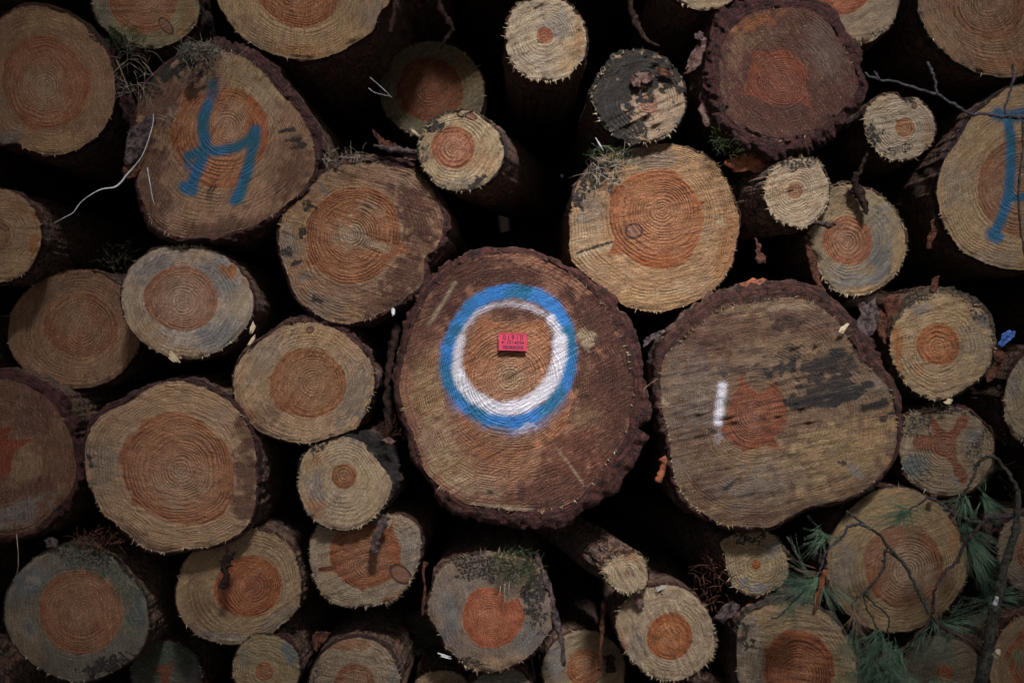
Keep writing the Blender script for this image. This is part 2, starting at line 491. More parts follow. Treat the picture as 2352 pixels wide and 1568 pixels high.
    cw = Vector(((pith[0] - 1176.0) * (D + y) / D * S, y, (784.0 - pith[1]) * (D + y) / D * S))
    root = empty('log', cw)

    def place(Xp, Yp, rel):
        d = y + tilt[0] * (Xp - pc[0]) * S + tilt[1] * (Yp - pc[1]) * S + rel
        k = (D + d) / D * S
        return np.stack([(Xp - 1176.0) * k, d, (784.0 - Yp) * k], 1)
    W = place(X, Y, relief)
    faces = []; cen = []
    for t in range(N): faces.append((0, 1 + t, 1 + (t + 1) % N))
    for i in range(K - 1):
        a = 1 + i * N; b = a + N
        for t in range(N):
            t2 = (t + 1) % N
            faces.append((a + t, b + t, b + t2, a + t2))
    lc = np.stack([U, V, np.full(len(X), seed * 7.3)], 1)
    if sw is None: sw = 0.35 + 0.35 * r_.random()
    attrs = dict(sw=np.full(len(X), sw), pv=np.full(len(X), pv), lc=lc, ra=np.stack([ringr / ring, hsd, np.full(len(X), rc)], 1), sapc=sapc, heac=heac,
                 m1=np.stack([ch['stain'], ch['grime'], ch['green']], 1), m2=np.stack([ch['blue'], ch['white'], ch['knot']], 1))
    fmid = [np.array(f) for f in faces]
    groups = {'sapwood': [], 'heartwood': [], 'paint_mark': [], 'knot': []}
    pm = np.maximum(ch['blue'], ch['white'])
    for f, fm in zip(faces, fmid):
        if pm[fm].mean() > 0.30: g = 'paint_mark'
        elif ch['knot'][fm].mean() > 0.02: g = 'knot'
        elif hsd[fm].mean() > 0: g = 'heartwood'
        else: g = 'sapwood'
        groups[g].append(f)
    for g, fs in groups.items():
        if not fs: continue
        used = np.unique(np.concatenate([np.array(f) for f in fs]))
        mp = {int(u): i for i, u in enumerate(used)}
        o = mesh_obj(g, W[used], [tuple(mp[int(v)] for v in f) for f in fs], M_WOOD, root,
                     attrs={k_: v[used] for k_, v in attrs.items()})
        if g == 'paint_mark':
            bl, wh = ch['blue'].max() > 0.3, ch['white'].max() > 0.3
            o['label'] = 'sprayed blue ring with a white ring inside it' if bl and wh else ('blue spray painted mark' if bl else 'short white spray painted stroke')
    # ---- bark: uneven front rim, then the skin running back along the log
    if outer is not None:
        rb = np.maximum(radial(outer, pith, th), rw + 2.0)
    else:
        rb = rw + np.maximum(1.2, bark[0] + bark[1] * 1.6 * fbm(cx * 2.2 + seed, cy * 2.2, seed + 9, 3))
    bt = rb - rw
    rb = rb + np.minimum(bt * 0.45, 12) * (0.35 + 0.8 * sstep(-0.3, 0.5, vnoise(cx * 2.3 + 9, cy * 2.3, seed + 41))) * (0.8 * vnoise(cx * 5, cy * 5, seed + 14) + 0.7 * np.round(vnoise(cx * 11, cy * 11, seed + 4) * 1.5) / 1.5 + 0.4 * vnoise(cx * 30, cy * 30, seed + 5) + 0.10 * r_.normal(size=N))
    rb = np.maximum(rb, rw + 1.0)
    J = 8 if outer is not None else 5
    bx, by, bd, bf = [], [], [], []
    for j in range(J + 1):
        q = j / J
        r = rw * (1 - q) + rb * q
        bx.append(pith[0] + r * cx); by.append(pith[1] + r * cy)
        nn = fbm(r * cx / 14, r * cy / 14, seed + 6, 3)
        e = relief[1 + (K - 1) * N:] if j == 0 else 0.0
        bd.append(e if j == 0 else 0.0015 + 0.0065 * nn * min(1, q * 3) + 0.010 * q ** 3)
        bf.append(np.full(N, 1.0))
    V0 = np.concatenate([place(a, b, c) for a, b, c in zip(bx, by, bd)])
    nF = len(bx)
    plb = [np.stack([th * rm, np.full(N, 40.0 * j / J) if outer is None else (rw * (1 - j / J) + rb * (j / J)) - rw, np.full(N, seed * 3.1)], 1) for j in range(J + 1)]
    lcb = [np.stack([a - pc[0], b - pc[1], np.full(N, seed * 7.3)], 1) for a, b in zip(bx, by)]
    depths = [0.004, 0.009, 0.016, 0.026, 0.04, 0.058, 0.08, 0.105, 0.135, 0.17, 0.21, 0.26, 0.33, 0.42, 0.55, 0.8, 1.2, 1.8, length]
    Fe = V0[(nF - 1) * N: nF * N]
    ctr = np.array(place(np.array([pc[0]]), np.array([pc[1]]), np.array([0.0])))[0]
    side = []
    for dd in depths:
        rel = Fe - ctr
        rl = np.hypot(rel[:, 0], rel[:, 2])
        arc = th * rm
        nz = fbm(cx * rm / 16, cy * rm / 16 + dd / S / 40, seed + 11, 3) * 1.0
        pl = vnoise(cx * rm / 30 + 5, cy * rm / 30 + dd / S / 60, seed + 12)
        k = 1 + (nz * 5.0 + np.where(pl > 0.1, 2.5, -1.0)) * S / rl * min(1, dd / 0.02) * (1.0 if outer is None else 1.6)
        q = np.stack([ctr[0] + rel[:, 0] * k + slope[0] * dd, Fe[:, 1] * 0 + ctr[1] + (Fe[:, 1] - ctr[1]) + dd, ctr[2] + rel[:, 2] * k + slope[1] * dd], 1)
        side.append(q)
        lcb.append(np.stack([rb * cx, rb * cy, np.full(N, seed * 7.3 + dd / S)], 1))
        plb.append(np.stack([th * rm, 60 + np.full(N, dd / S), np.full(N, seed * 3.1)], 1))
        bf.append(np.full(N, 1.0 if dd < 0.006 else (0.6 if dd < 0.01 else 0.0)))
    V1 = np.concatenate([V0] + side)
    nR = nF + len(depths)
    fc = []
    for i in range(nR - 1):
        a = i * N; b = a + N
        for t in range(N):
            t2 = (t + 1) % N
            fc.append((a + t, b + t, b + t2, a + t2))
    fc.append(tuple(range((nR - 1) * N, nR * N)))
    mesh_obj('bark', V1, fc, M_BARK, root, attrs=dict(pl=np.concatenate(plb), lc=np.concatenate(lcb), front=np.concatenate(bf),
             barkc=np.tile(np.array(barkc), (len(V1), 1))))
    # ---- torn fibres standing along the cut edge
    if fib:
        vs, fs = [], []
        cl = r_.uniform(0, 2 * math.pi, 5)
        for i in range(fib):
            a = (cl[r_.integers(5)] + r_.normal() * 0.35) if r_.random() < 0.7 else r_.uniform(0, 2 * math.pi)
            ti = int(a / (2 * math.pi) * N) % N
            a = th[ti]
            rr0 = rw[ti] - r_.uniform(0, 3)
            L = r_.uniform(3, 11) * (1.5 if r_.random() < 0.12 else 1)
            da = a + r_.normal() * 0.6
            x0, y0 = pith[0] + rr0 * math.cos(a), pith[1] + rr0 * math.sin(a)
            x1, y1 = x0 + L * math.cos(da), y0 + L * math.sin(da)
            wv = r_.uniform(0.4, 1.1)
            px, py = -math.sin(da) * wv, math.cos(da) * wv
            pp = place(np.array([x0 + px, x0 - px, x0, x1]), np.array([y0 + py, y0 - py, y0, y1]),
                       np.array([0.0, 0.0, 0.0025, -0.001 - 0.004 * r_.random()]))
            b = len(vs); vs += list(pp)
            fs += [(b, b + 1, b + 3), (b + 1, b + 2, b + 3), (b + 2, b, b + 3)]
        # slivers lying on the face
        for i in range(fib // 4):
            a = r_.uniform(0, 2 * math.pi); q = math.sqrt(r_.uniform(0.02, 0.9)); ti = int(a / (2 * math.pi) * N) % N
            x0, y0 = pith[0] + q * rw[ti] * math.cos(th[ti]), pith[1] + q * rw[ti] * math.sin(th[ti])
            L = r_.uniform(2, 6); da = R(saw) + r_.normal() * 0.9
            x1, y1 = x0 + L * math.cos(da), y0 + L * math.sin(da)
            px, py = -math.sin(da) * 0.5, math.cos(da) * 0.5
            pp = place(np.array([x0 + px, x0 - px, x0, x1]), np.array([y0 + py, y0 - py, y0, y1]), np.array([-0.0012, -0.0012, -0.0035, -0.002]))
            b = len(vs); vs += list(pp)
            fs += [(b, b + 1, b + 3), (b + 1, b + 2, b + 3), (b + 2, b, b + 3)]
        o = mesh_obj('torn_fibres', vs, fs, M_FIBRE, root, smooth=False)
        o['kind'] = 'stuff'
    tag(root, label, 'log', 'logs stacked in the pile')
    LOGS[key] = (root, y)
    return root

# ------------------------------------------------------------------ the pile, log by log
build_log('A', 'thick log in the upper left corner with a large plain orange heart, no paint',
    [(20,28),(70,13),(112,20),(157,34),(196,62),(224,92),(247,123),(261,168),(264,224),(252,269),(233,303),(196,333),(157,350),(120,356),(84,350),(56,339),(42,328),(0,326),(-28,270),(-35,180),(-18,80)],
    (101,196), [(95,81),(126,87),(157,109),(182,137),(193,157),(210,160),(206,179),(207,213),(199,238),(182,263),(157,283),(123,297),(90,294),(78,303),(64,289),(42,269),(22,244),(8,213),(4,182),(10,157),(6,147),(17,132),(36,109),(64,87)],
    y=0.02, sap=(0.420,0.244,0.140), hea=(0.445,0.195,0.098), saw=75, ring=6.5, rc=0.75, bark=(5,4), fib=18,
    feats=[('b','yellow',110,50,80,26,0,.7),('b','grime',225,85,30,22,40,.55),('b','pale',110,200,40,36,0,.0),('b','hpale',105,200,42,40,0,.7),('b','yellow',120,335,90,20,0,.6),('b','grey',20,320,40,18,0,.7)])
build_log('B', 'log cut off by the top edge with a pale elongated knot in its orange heart',
    ell(335,-6,122,119,0), (332,-5), ('c',330,-5,80,82), y=0.05, sap='olive', hea='orange', saw=0, ring=6, bark=(4,3), fib=30, knots=[(381,60,25,12,50)],
    feats=[('b','rust',430,40,20,60,10,.4),('b','grey',235,20,20,60,0,.5)])
build_log('C', 'big clean log at the top edge with a wide tan rim, left of centre',
    [(895,0),(872,28),(856,70),(828,92),(788,115),(746,132),(710,137),(658,133),(600,112),(549,78),(513,28),(499,0),(490,-60),(520,-150),(600,-215),(700,-235),(800,-210),(870,-140),(900,-60)],
    (692,-48), [(592,0),(610,24),(640,48),(668,60),(690,64),(720,60),(746,48),(765,30),(777,0),(788,-50),(775,-110),(730,-148),(680,-150),(620,-130),(588,-80),(584,-40)],
    y=0.0, sap=(0.567,0.380,0.220), hea=(0.466,0.195,0.088), saw=95, ring=6.5, rc=0.8, bark=(4,3), fib=20, big=True,
    feats=[('b','yellow',760,110,100,20,-10,.8),('b','rust',690,118,60,14,5,.45),('b','dark',600,90,60,30,45,.35),('b','grey',860,30,40,60,0,.5)])
build_log('D', 'thick log with a blue letter H sprayed across its orange heart',
    [(331,202),(364,168),(401,143),(445,122),(504,118),(560,134),(602,165),(645,215),(684,255),(708,300),(722,350),(716,405),(690,440),(650,475),(590,515),(520,538),(450,546),(400,543),(355,520),(335,480),(318,430),(310,380),(310,320),(315,260)],
    (520,290), [(415,196),(437,224),(476,213),(518,202),(560,207),(594,238),(616,274),(616,322),(602,364),(577,392),(555,420),(518,434),(476,431),(459,420),(437,403),(412,367),(398,336),(390,303),(400,274),(415,252),(419,225)],
    sw=0.8, y=-0.03, sap=(0.441,0.263,0.165), hea=(0.488,0.201,0.091), saw=-62, ring=6.5, rc=0.8, big=True, barkc=(0.10,0.038,0.034),
    outer=[(325,196),(360,160),(398,132),(440,108),(504,90),(570,110),(615,140),(665,195),(705,245),(735,295),(745,350),(728,410),(700,455),(655,490),(595,530),(520,556),(450,560),(395,556),(348,530),(325,485),(310,430),(303,380),(303,320),(307,260)],
    feats=[('b','tan',580,180,90,60,35,.8),('b','pale',600,220,50,70,-30,.4),('b','dark',370,240,50,90,30,.7),('b','dark',350,430,40,90,-10,.65),('b','dark',520,525,150,24,-8,.6),
           ('b','dark',680,400,40,70,10,.6),('b','grime',395,165,70,22,-30,.9),('b','grime',345,215,30,50,30,.55),('l','stain',[(645,302),(675,297)],4,4,.8),('l','stain',[(655,325),(692,318)],6,5,.9),('l','stain',[(668,340),(700,335)],5,5,.8),
           ('l','stain',[(492,420),(480,455)],8,6,.55),('b','horange',590,270,24,50,0,.6),('b','hpale',530,290,30,60,10,.5),
           ('l','blue',[(488,193),(490,210),(486,222)],16,14,.7),('l','blue',[(478,240),(466,275),(466,300),(472,330),(470,350),(455,385),(442,420)],14,11,1.05),
           ('l','blue',[(432,358),(455,352),(478,348),(515,345),(545,338),(573,322),(586,300)],12,10,1.05),('l','blue',[(588,300),(585,325),(576,355),(566,400),(556,430),(545,458)],13,11,1.05),
           ('l','blue',[(425,430),(440,436)],15,13,1.1),('l','blue',[(550,438),(536,462)],11,11,1.0),('b','blue',430,372,16,20,-30,.7)])
build_log('E', 'log with a pale streak in its heart and dark blots on its left rim',
    [(744,398),(777,382),(845,374),(915,384),(950,393),(985,424),(1001,454),(1017,502),(1010,550),(996,575),(974,595),(971,645),(937,681),(895,709),(845,732),(803,743),(761,737),(727,721),(691,695),(671,662),(660,628),(645,586),(640,544),(649,497),(677,460),(713,424)],
    (808,538), [(793,432),(834,429),(870,440),(904,468),(915,510),(915,550),(943,580),(912,583),(892,600),(873,625),(845,645),(808,652),(775,648),(747,631),(721,609),(699,609),(710,594),(703,555),(705,510),(719,482),(747,454)],
    sw=0.85, y=-0.01, sap=(0.441,0.263,0.165), hea=(0.456,0.189,0.088), saw=18, ring=6.5, rc=0.95, big=True, barkc=(0.10,0.036,0.032),
    outer=[(738,388),(775,370),(845,355),(920,364),(960,380),(998,415),(1015,450),(1030,502),(1024,555),(1008,585),(988,610),(985,652),(945,692),(897,722),(845,744),(803,752),(758,746),(723,730),(686,702),(664,666),(653,630),(639,588),(634,544),(643,494),(671,453),(707,416)],
    feats=[('b','dark',960,480,50,90,-15,.85),('b','dark',930,640,50,60,20,.8),('b','dark',960,560,50,30,0,.6),('b','dark',880,700,60,22,-20,.6),('b','yellow',690,500,34,60,20,.6),('b','grey',665,560,24,50,10,.6),
           ('b','grey',740,700,50,24,30,.4),('b','stain',709,474,18,14,20,.85),('b','stain',692,533,12,13,60,.8),('b','stain',658,578,16,12,0,.6),('b','stain',681,603,16,7,-20,.75),('b','stain',730,690,17,13,40,.6),
           ('l','stain',[(787,395),(789,430)],4,4,.6),('l','bluegrey',[(738,425),(748,447)],5,4,.6),('l','bluegrey',[(690,641),(708,632)],5,4,.7),
           ('b','hpale',808,538,34,34,0,1.0),('l','hpale',[(840,556),(890,572)],9,6,1.0),('b','hpale',850,475,26,18,20,.6)])
build_log('F', 'bluish grey log with a pinkish round heart below the log painted with the H',
    ell(428,692,149,132,8,seed=1,irr=.02), (420,690), ('c',416,685,84,75), y=0.0, sap=(0.588,0.487,0.410), hea='pink', saw=-62, ring=7, rc=0.6, bark=(3,3), fib=90, rough=1.4,
    feats=[('b','bluegrey',500,640,70,60,0,.6),('b','bluegrey',510,770,70,40,-20,.65),('b','bluegrey',370,610,60,30,-20,.5),('b','yellow',340,770,60,40,40,.6),('b','rust',530,620,24,16,40,.85),('b','rust',560,640,8,14,0,.6),
           ('b','pale',555,700,20,60,0,.6),('b','yellow',430,810,80,14,0,.6),('b','pale',300,700,14,60,0,.5),('b','hpale',416,700,50,50,0,.3)], knots=[(428,567,9,5,0)])
build_log('G', 'shaded brown log standing back at the left, partly behind the bluish grey log',
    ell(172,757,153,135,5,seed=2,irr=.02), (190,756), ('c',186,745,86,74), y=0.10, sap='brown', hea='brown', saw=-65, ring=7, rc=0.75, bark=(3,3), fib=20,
    feats=[('b','black',130,650,100,36,-10,.25)])  # black blot along the top puts shade into the wood colour
build_log('H', 'log cut off by the left edge, rusty along its right rim',
    ell(-2,540,97,106,0,seed=3,irr=.015), (-6,542), ('c',-8,540,31,38), y=0.04, sap='tan', hea='brown', saw=5, ring=7, bark=(3,2), fib=20,
    feats=[('b','rust',78,560,12,60,10,.8),('b','rust',50,480,30,14,30,.5),('b','yellow',50,620,40,20,-30,.6)])
build_log('I', 'log with clean slanted saw lines and an orange heart, left of the ringed log',
    [(606,777),(648,751),(704,740),(760,751),(803,777),(836,807),(851,830),(861,870),(850,926),(831,960),(811,985),(747,1008),(710,1017),(677,1016),(634,1005),(598,991),(570,968),(549,940),(538,904),(535,870),(542,842),(564,808)],
    (719,879), [(688,800),(728,801),(742,803),(766,823),(791,851),(796,884),(786,921),(761,946),(721,960),(677,954),(637,938),(620,904),(620,865),(640,828),(663,809)],
    y=0.0, sap=(0.588,0.400,0.250), hea='orange', saw=-58, ring=6.5, rc=0.65, bark=(4,3), fib=30, barkc=(0.14,0.06,0.055), big=True,
    outer=[(600,770),(648,740),(704,722),(765,735),(812,766),(842,800),(855,830),(865,870),(853,928),(834,963),(813,988),(747,1011),(710,1020),(677,1019),(634,1008),(597,994),(568,970),(546,942),(535,904),(532,870),(539,842),(560,802)],
    feats=[('b','grey',810,900,50,60,20,.55),('b','grey',600,830,30,60,30,.4),('b','rust',572,950,30,16,50,.6),('b','yellow',740,770,90,18,5,.6),('b','grime',845,935,12,14,0,.7),('b','dark',600,960,60,30,30,.3),('b','bluegrey',830,955,14,12,0,.5)], knots=[(712,757,9,8,0)])
build_log('J', 'thick log with a big orange heart, lower left, above the log with a greenish rim',
    [(406,876),(364,881),(322,904),(286,926),(247,946),(213,977),(198,1010),(195,1050),(200,1097),(216,1136),(233,1173),(260,1196),(303,1235),(336,1261),(378,1268),(420,1261),(476,1255),(518,1241),(558,1216),(580,1177),(588,1135),(588,1085),(586,1033),(569,977),(532,924),(476,893),(440,879)],
    (415,1078), [(384,946),(420,947),(460,965),(493,996),(521,1022),(535,1061),(538,1103),(530,1145),(513,1185),(476,1199),(434,1205),(392,1196),(350,1179),(325,1163),(302,1158),(303,1132),(289,1117),(277,1078),(273,1050),(286,1013),(317,991),(325,966),(350,957)],
    y=-0.02, sap=(0.567,0.370,0.230), hea=(0.466,0.206,0.104), saw=14, ring=7, rc=0.85, bark=(4,3), fib=70, big=True, barkc=(0.09,0.03,0.03),
    outer=[(406,868),(364,872),(318,893),(280,914),(240,934),(206,967),(193,1007),(192,1050),(197,1098),(213,1138),(230,1176),(258,1200),(300,1240),(334,1267),(378,1275),(420,1268),(476,1262),(521,1249),(563,1224),(588,1182),(598,1136),(598,1085),(596,1030),(577,970),(538,915),(478,884),(440,871)],
    feats=[('b','dark',565,1090,32,110,0,.8),('b','dark',560,1000,26,50,-30,.6),('b','grey',240,1060,40,80,0,.5),('b','yellow',260,980,40,26,-40,.4),('l','stain',[(203,1045),(210,1070)],7,5,.75),('b','green',212,1110,12,16,0,.5),
           ('b','dark',310,1225,60,16,38,.5),('b','yellow',430,1235,90,20,0,.4),('b','hpale',415,1120,60,50,0,.5)])
build_log('K', 'reddish thick log at the left edge with a spiky dark orange star heart',
    [(28,873),(70,890),(112,918),(140,954),(160,994),(171,1033),(174,1089),(163,1125),(140,1153),(112,1185),(78,1213),(42,1224),(0,1226),(-80,1200),(-130,1100),(-140,1000),(-110,910),(-50,872)],
    (-22,1045), [(-20,975),(-4,988),(28,980),(14,1008),(40,1010),(81,1006),(36,1033),(25,1061),(28,1078),(2,1098),(-20,1110),(-60,1100),(-80,1050),(-70,1000)],
    drift=0.5, y=0.03, sap=(0.24,0.115,0.07), hea=(0.31,0.075,0.03), saw=85, ring=6.5, rc=0.6, big=True, barkc=(0.10,0.030,0.027), fib=10,
    outer=[(28,850),(74,865),(122,894),(155,935),(180,985),(194,1033),(194,1089),(180,1135),(155,1170),(122,1202),(84,1228),(42,1240),(0,1244),(-90,1220),(-150,1100),(-160,1000),(-130,890),(-50,850)],
    feats=[('b','dark',80,950,50,60,20,.6),('b','tan',60,1060,40,60,0,.5),('b','grey',50,1180,70,34,-20,.75),('b','dark',60,1125,70,20,-20,.5)])
build_log('L', 'small pale log with a tiny orange heart under a hood of dark bark',
    [(747,1013),(789,1003),(825,1012),(848,1030),(866,1057),(888,1085),(900,1112),(895,1135),(878,1165),(845,1199),(803,1216),(761,1213),(727,1196),(702,1168),(687,1129),(686,1103),(692,1061),(710,1033)],
    (790,1093), ('c',790,1093,28,29), y=0.01, sap=(0.630,0.478,0.320), hea='orange', saw=-60, ring=10, rc=0.7, fib=70, barkc=(0.04,0.032,0.034),
    outer=[(745,1008),(790,990),(840,988),(885,1005),(908,1040),(922,1080),(918,1120),(902,1145),(882,1172),(847,1204),(803,1220),(760,1217),(724,1200),(698,1171),(682,1130),(681,1102),(687,1059),(706,1029)],
    feats=[('b','rust',730,1170,34,20,40,.6),('b','rust',720,1060,24,10,-30,.5),('b','bluegrey',728,1110,20,34,0,.5),('b','grime',850,1020,30,12,40,.8),('b','grime',730,1030,26,8,-30,.6),('b','bluegrey',820,1012,24,10,10,.6)])
build_log('M', 'log with an oval grey knot at the right of its dark orange heart',
    [(724,1213),(710,1263),(719,1319),(744,1367),(783,1391),(831,1392),(873,1388),(909,1373),(934,1345),(957,1303),(968,1249),(960,1205),(929,1185),(887,1179),(840,1176),(789,1179),(747,1193)],
    (842,1295), [(772,1224),(758,1252),(758,1285),(764,1299),(731,1304),(733,1312),(768,1311),(789,1336),(825,1350),(833,1361),(839,1350),(873,1342),(906,1325),(920,1291),(920,1255),(907,1228),(901,1216),(904,1194),(892,1215),(866,1204),(845,1200),(803,1206)],
    y=0.06, sap=(0.462,0.361,0.260), hea='red', saw=-20, ring=6, rc=0.5, bark=(3,3), fib=90, rough=1.4, knots=[(920,1318,30,20,38)],
    feats=[('b','grey',935,1250,34,60,-20,.6),('b','rust',905,1373,34,9,-10,.7),('b','grey',745,1220,20,30,0,.5),('l','hdark',[(770,1304),(735,1308)],4,3,.5)])
build_log('N', 'log with an off-centre orange heart and a dark bark scrap hanging over it',
    [(420,1297),(406,1353),(408,1395),(426,1432),(462,1462),(504,1476),(560,1476),(616,1457),(653,1429),(680,1400),(691,1367),(691,1325),(682,1289),(663,1249),(620,1224),(575,1212),(532,1215),(476,1245),(440,1270)],
    (583,1347), [(520,1300),(545,1281),(580,1275),(612,1285),(635,1305),(646,1335),(643,1365),(625,1395),(597,1412),(567,1416),(535,1409),(505,1392),(491,1365),(492,1345),(500,1320)],
    y=0.06, sap=(0.462,0.322,0.190), hea=(0.445,0.153,0.065), saw=-40, ring=7.5, rc=0.8, bark=(3,2), fib=60, big=True,
    feats=[('b','brown' if False else 'dark',450,1370,34,60,10,.35),('b','grey',640,1420,50,24,-40,.5),('b','bluegrey',520,1460,70,12,5,.6),('b','hdark',590,1345,34,30,0,.5),('b','pale',560,1468,70,8,0,.5)])
build_log('O', 'log with a greenish stained rim round a large brown heart, lower left corner',
    [(126,1258),(168,1253),(224,1263),(266,1289),(300,1325),(331,1367),(340,1415),(336,1460),(314,1502),(275,1532),(224,1556),(168,1563),(126,1552),(78,1524),(39,1488),(14,1437),(13,1381),(25,1342),(53,1305),(90,1275)],
    (186,1402), ('c',186,1404,98,95), y=0.02, sap=(0.25,0.22,0.17), hea=(0.424,0.201,0.104), saw=80, ring=5.5, rc=0.6, bark=(4,4), fib=60, big=True, barkc=(0.10,0.085,0.06),
    feats=[('b','green',220,1290,110,34,20,.85),('b','green',315,1400,26,80,10,.7),('b','green',290,1350,30,50,-20,.7),('b','bluegrey',70,1330,40,30,-45,.85),('b','pale',75,1330,22,14,-45,.4),('b','bluegrey',320,1410,16,40,0,.6),('b','grime',260,1525,80,24,-20,.7),('b','grime',200,1275,80,16,10,.5),('b','bluegrey',70,1440,16,20,0,.4)])
build_log('P', 'dark green stained small log at the bottom between the greenish rimmed log and the next',
    ell(385,1545,80,75,0,seed=4), (380,1545), [(372,1520),(380,1532),(405,1515),(395,1540),(388,1560),(384,1590),(372,1565),(365,1545),(345,1530),(365,1532)], y=0.12, sap=(0.11,0.12,0.10), hea=(0.25,0.07,0.03), saw=10, ring=6, bark=(5,4), fib=30,
    feats=[('b','green',385,1500,80,40,0,.9),('b','bluegrey',450,1560,20,50,0,.6)])
build_log('Q', 'small log at the bottom edge with a small bright orange heart, lower left',
    ell(611,1535,76,82,0,seed=5,irr=.02), (607,1540), ('c',608,1540,21,21), y=0.05, sap=(0.420,0.332,0.190), hea='orange', saw=20, ring=8, rc=0.6, bark=(4,3), fib=30,
    feats=[('b','bluegrey',660,1500,14,26,-20,.9),('b','grey',560,1510,20,30,0,.5)])
build_log('R', 'rough grey log cut off by the bottom edge under the log with the oval knot',
    ell(815,1575,107,110,0,seed=6,irr=.02), (814,1566), ('c',814,1572,46,50), y=0.05, sap=(0.441,0.341,0.240), hea='brown', saw=10, ring=7, rc=0.7, bark=(5,3), fib=60, barkc=(0.10,0.045,0.04),
    feats=[('b','rust',790,1483,50,12,-5,.6),('b','grime',725,1540,16,50,0,.5),('b','bluegrey',905,1560,14,30,0,.4)])
build_log('S', 'grey mouldy log with moss hanging over its notched orange heart',
    [(1035,1286),(1083,1272),(1129,1266),(1185,1275),(1233,1297),(1249,1339),(1263,1381),(1266,1437),(1241,1479),(1207,1510),(1165,1532),(1129,1541),(1083,1535),(1055,1516),(1027,1485),(1004,1443),(985,1409),(988,1375),(996,1335),(1012,1305)],
    (1122,1422), [(1097,1350),(1130,1348),(1156,1360),(1160,1380),(1172,1380),(1190,1372),(1206,1409),(1195,1446),(1172,1474),(1139,1488),(1102,1485),(1077,1462),(1063,1432),(1066,1395),(1078,1367)],
    y=0.03, sap=(0.315,0.244,0.200), hea=(0.498,0.153,0.072), saw=80, ring=6, rc=0.45, bark=(5,4), fib=110, rough=1.8, jag=1.8,
    feats=[('b','grime',1130,1300,110,34,5,.6),('b','grime',1225,1350,36,60,0,.7),('b','green',1190,1310,50,40,0,.5),('b','bluegrey',1035,1420,24,60,0,.6),('b','bluegrey',1220,1460,30,30,0,.5),('b','grime',1240,1420,20,40,0,.55),('b','yellow',1130,1520,70,20,0,.5),('b','grime',1085,1520,40,10,20,.6)])
build_log('T', 'dim brown log barely showing under the mouldy log, cut by the bottom edge',
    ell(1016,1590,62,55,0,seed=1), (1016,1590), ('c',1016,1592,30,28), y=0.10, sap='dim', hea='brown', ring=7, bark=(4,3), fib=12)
build_log('U', 'dim greenish grey log at the bottom edge right under the mouldy log',
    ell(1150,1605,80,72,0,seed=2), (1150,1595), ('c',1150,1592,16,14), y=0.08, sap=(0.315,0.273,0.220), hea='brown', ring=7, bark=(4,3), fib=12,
    feats=[('b','green',1160,1560,60,20,0,.5)])
build_log('V', 'deeply recessed green tinged log end left of the mouldy log',
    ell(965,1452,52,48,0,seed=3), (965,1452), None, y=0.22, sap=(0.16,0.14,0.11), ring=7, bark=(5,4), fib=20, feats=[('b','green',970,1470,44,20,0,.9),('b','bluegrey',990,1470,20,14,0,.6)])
build_log('W', 'log at the bottom edge with a dark square bark strip across its rim',
    ell(1342,1538,94,92,0,seed=4,irr=.02), (1342,1535), ('c',1342,1534,40,44), y=0.10, sap=(0.420,0.322,0.200), hea='orange', saw=-30, ring=8, rc=0.5, bark=(4,3), fib=20,
    feats=[('b','bluegrey',1275,1510,20,50,0,.6)])
build_log('X', 'pale coarse log with a grainy round orange heart, under the thin splintered pole',
    [(1446,1371),(1479,1350),(1521,1343),(1563,1348),(1600,1373),(1624,1404),(1642,1446),(1642,1493),(1619,1527),(1577,1555),(1535,1563),(1493,1549),(1446,1507),(1423,1465),(1416,1432),(1423,1398)],
    (1540,1463), ('c',1538,1461,52,53), y=0.0, sap=(0.630,0.487,0.340), hea=(0.551,0.201,0.078), saw=65, ring=9, rc=0.65, bark=(4,3), fib=120, rough=2.0,
    feats=[('b','grime',1500,1355,30,16,20,.4),('b','grey',1460,1490,30,30,0,.4),('b','rust',1430,1470,12,30,0,.5),('b','grime',1540,1545,60,10,10,.4),('b','pale',1600,1450,34,60,0,.4)])
build_log('Y', 'thin splintered pole pointing out to the right, smallest end in the pile',
    [(1437,1272),(1462,1270),(1482,1285),(1490,1308),(1487,1336),(1467,1356),(1437,1359),(1409,1347),(1392,1325),(1385,1305),(1400,1284)],
    (1441,1315), ('c',1441,1315,5,5), y=-0.05, sap=(0.630,0.487,0.330), hea='orange', saw=60, ring=6, rc=0.5, bark=(2,2), fib=130, rough=2.0, jag=2.0, slope=(-0.35,0.12),
    feats=[('b','rust',1445,1278,24,8,0,.4)])
build_log('Z', 'small round log with a pinpoint orange heart under the log with the white stroke',
    [(1656,1243),(1693,1225),(1735,1219),(1772,1227),(1797,1255),(1810,1297),(1805,1331),(1777,1353),(1741,1370),(1710,1364),(1684,1345),(1670,1311),(1664,1275)],
    (1737,1297), ('c',1737,1297,10,10), y=0.04, sap=(0.483,0.361,0.210), hea=(0.530,0.177,0.039), saw=-20, ring=8.5, rc=0.9, bark=(4,4), fib=60, slope=(-0.15,0),
    feats=[('b','grime',1720,1236,50,14,0,.6),('b','bluegrey',1775,1260,20,26,30,.6),('b','bluegrey',1725,1345,34,14,10,.8),('b','pale',1720,1343,20,8,0,.6),('b','rust',1672,1250,14,10,0,.6)])
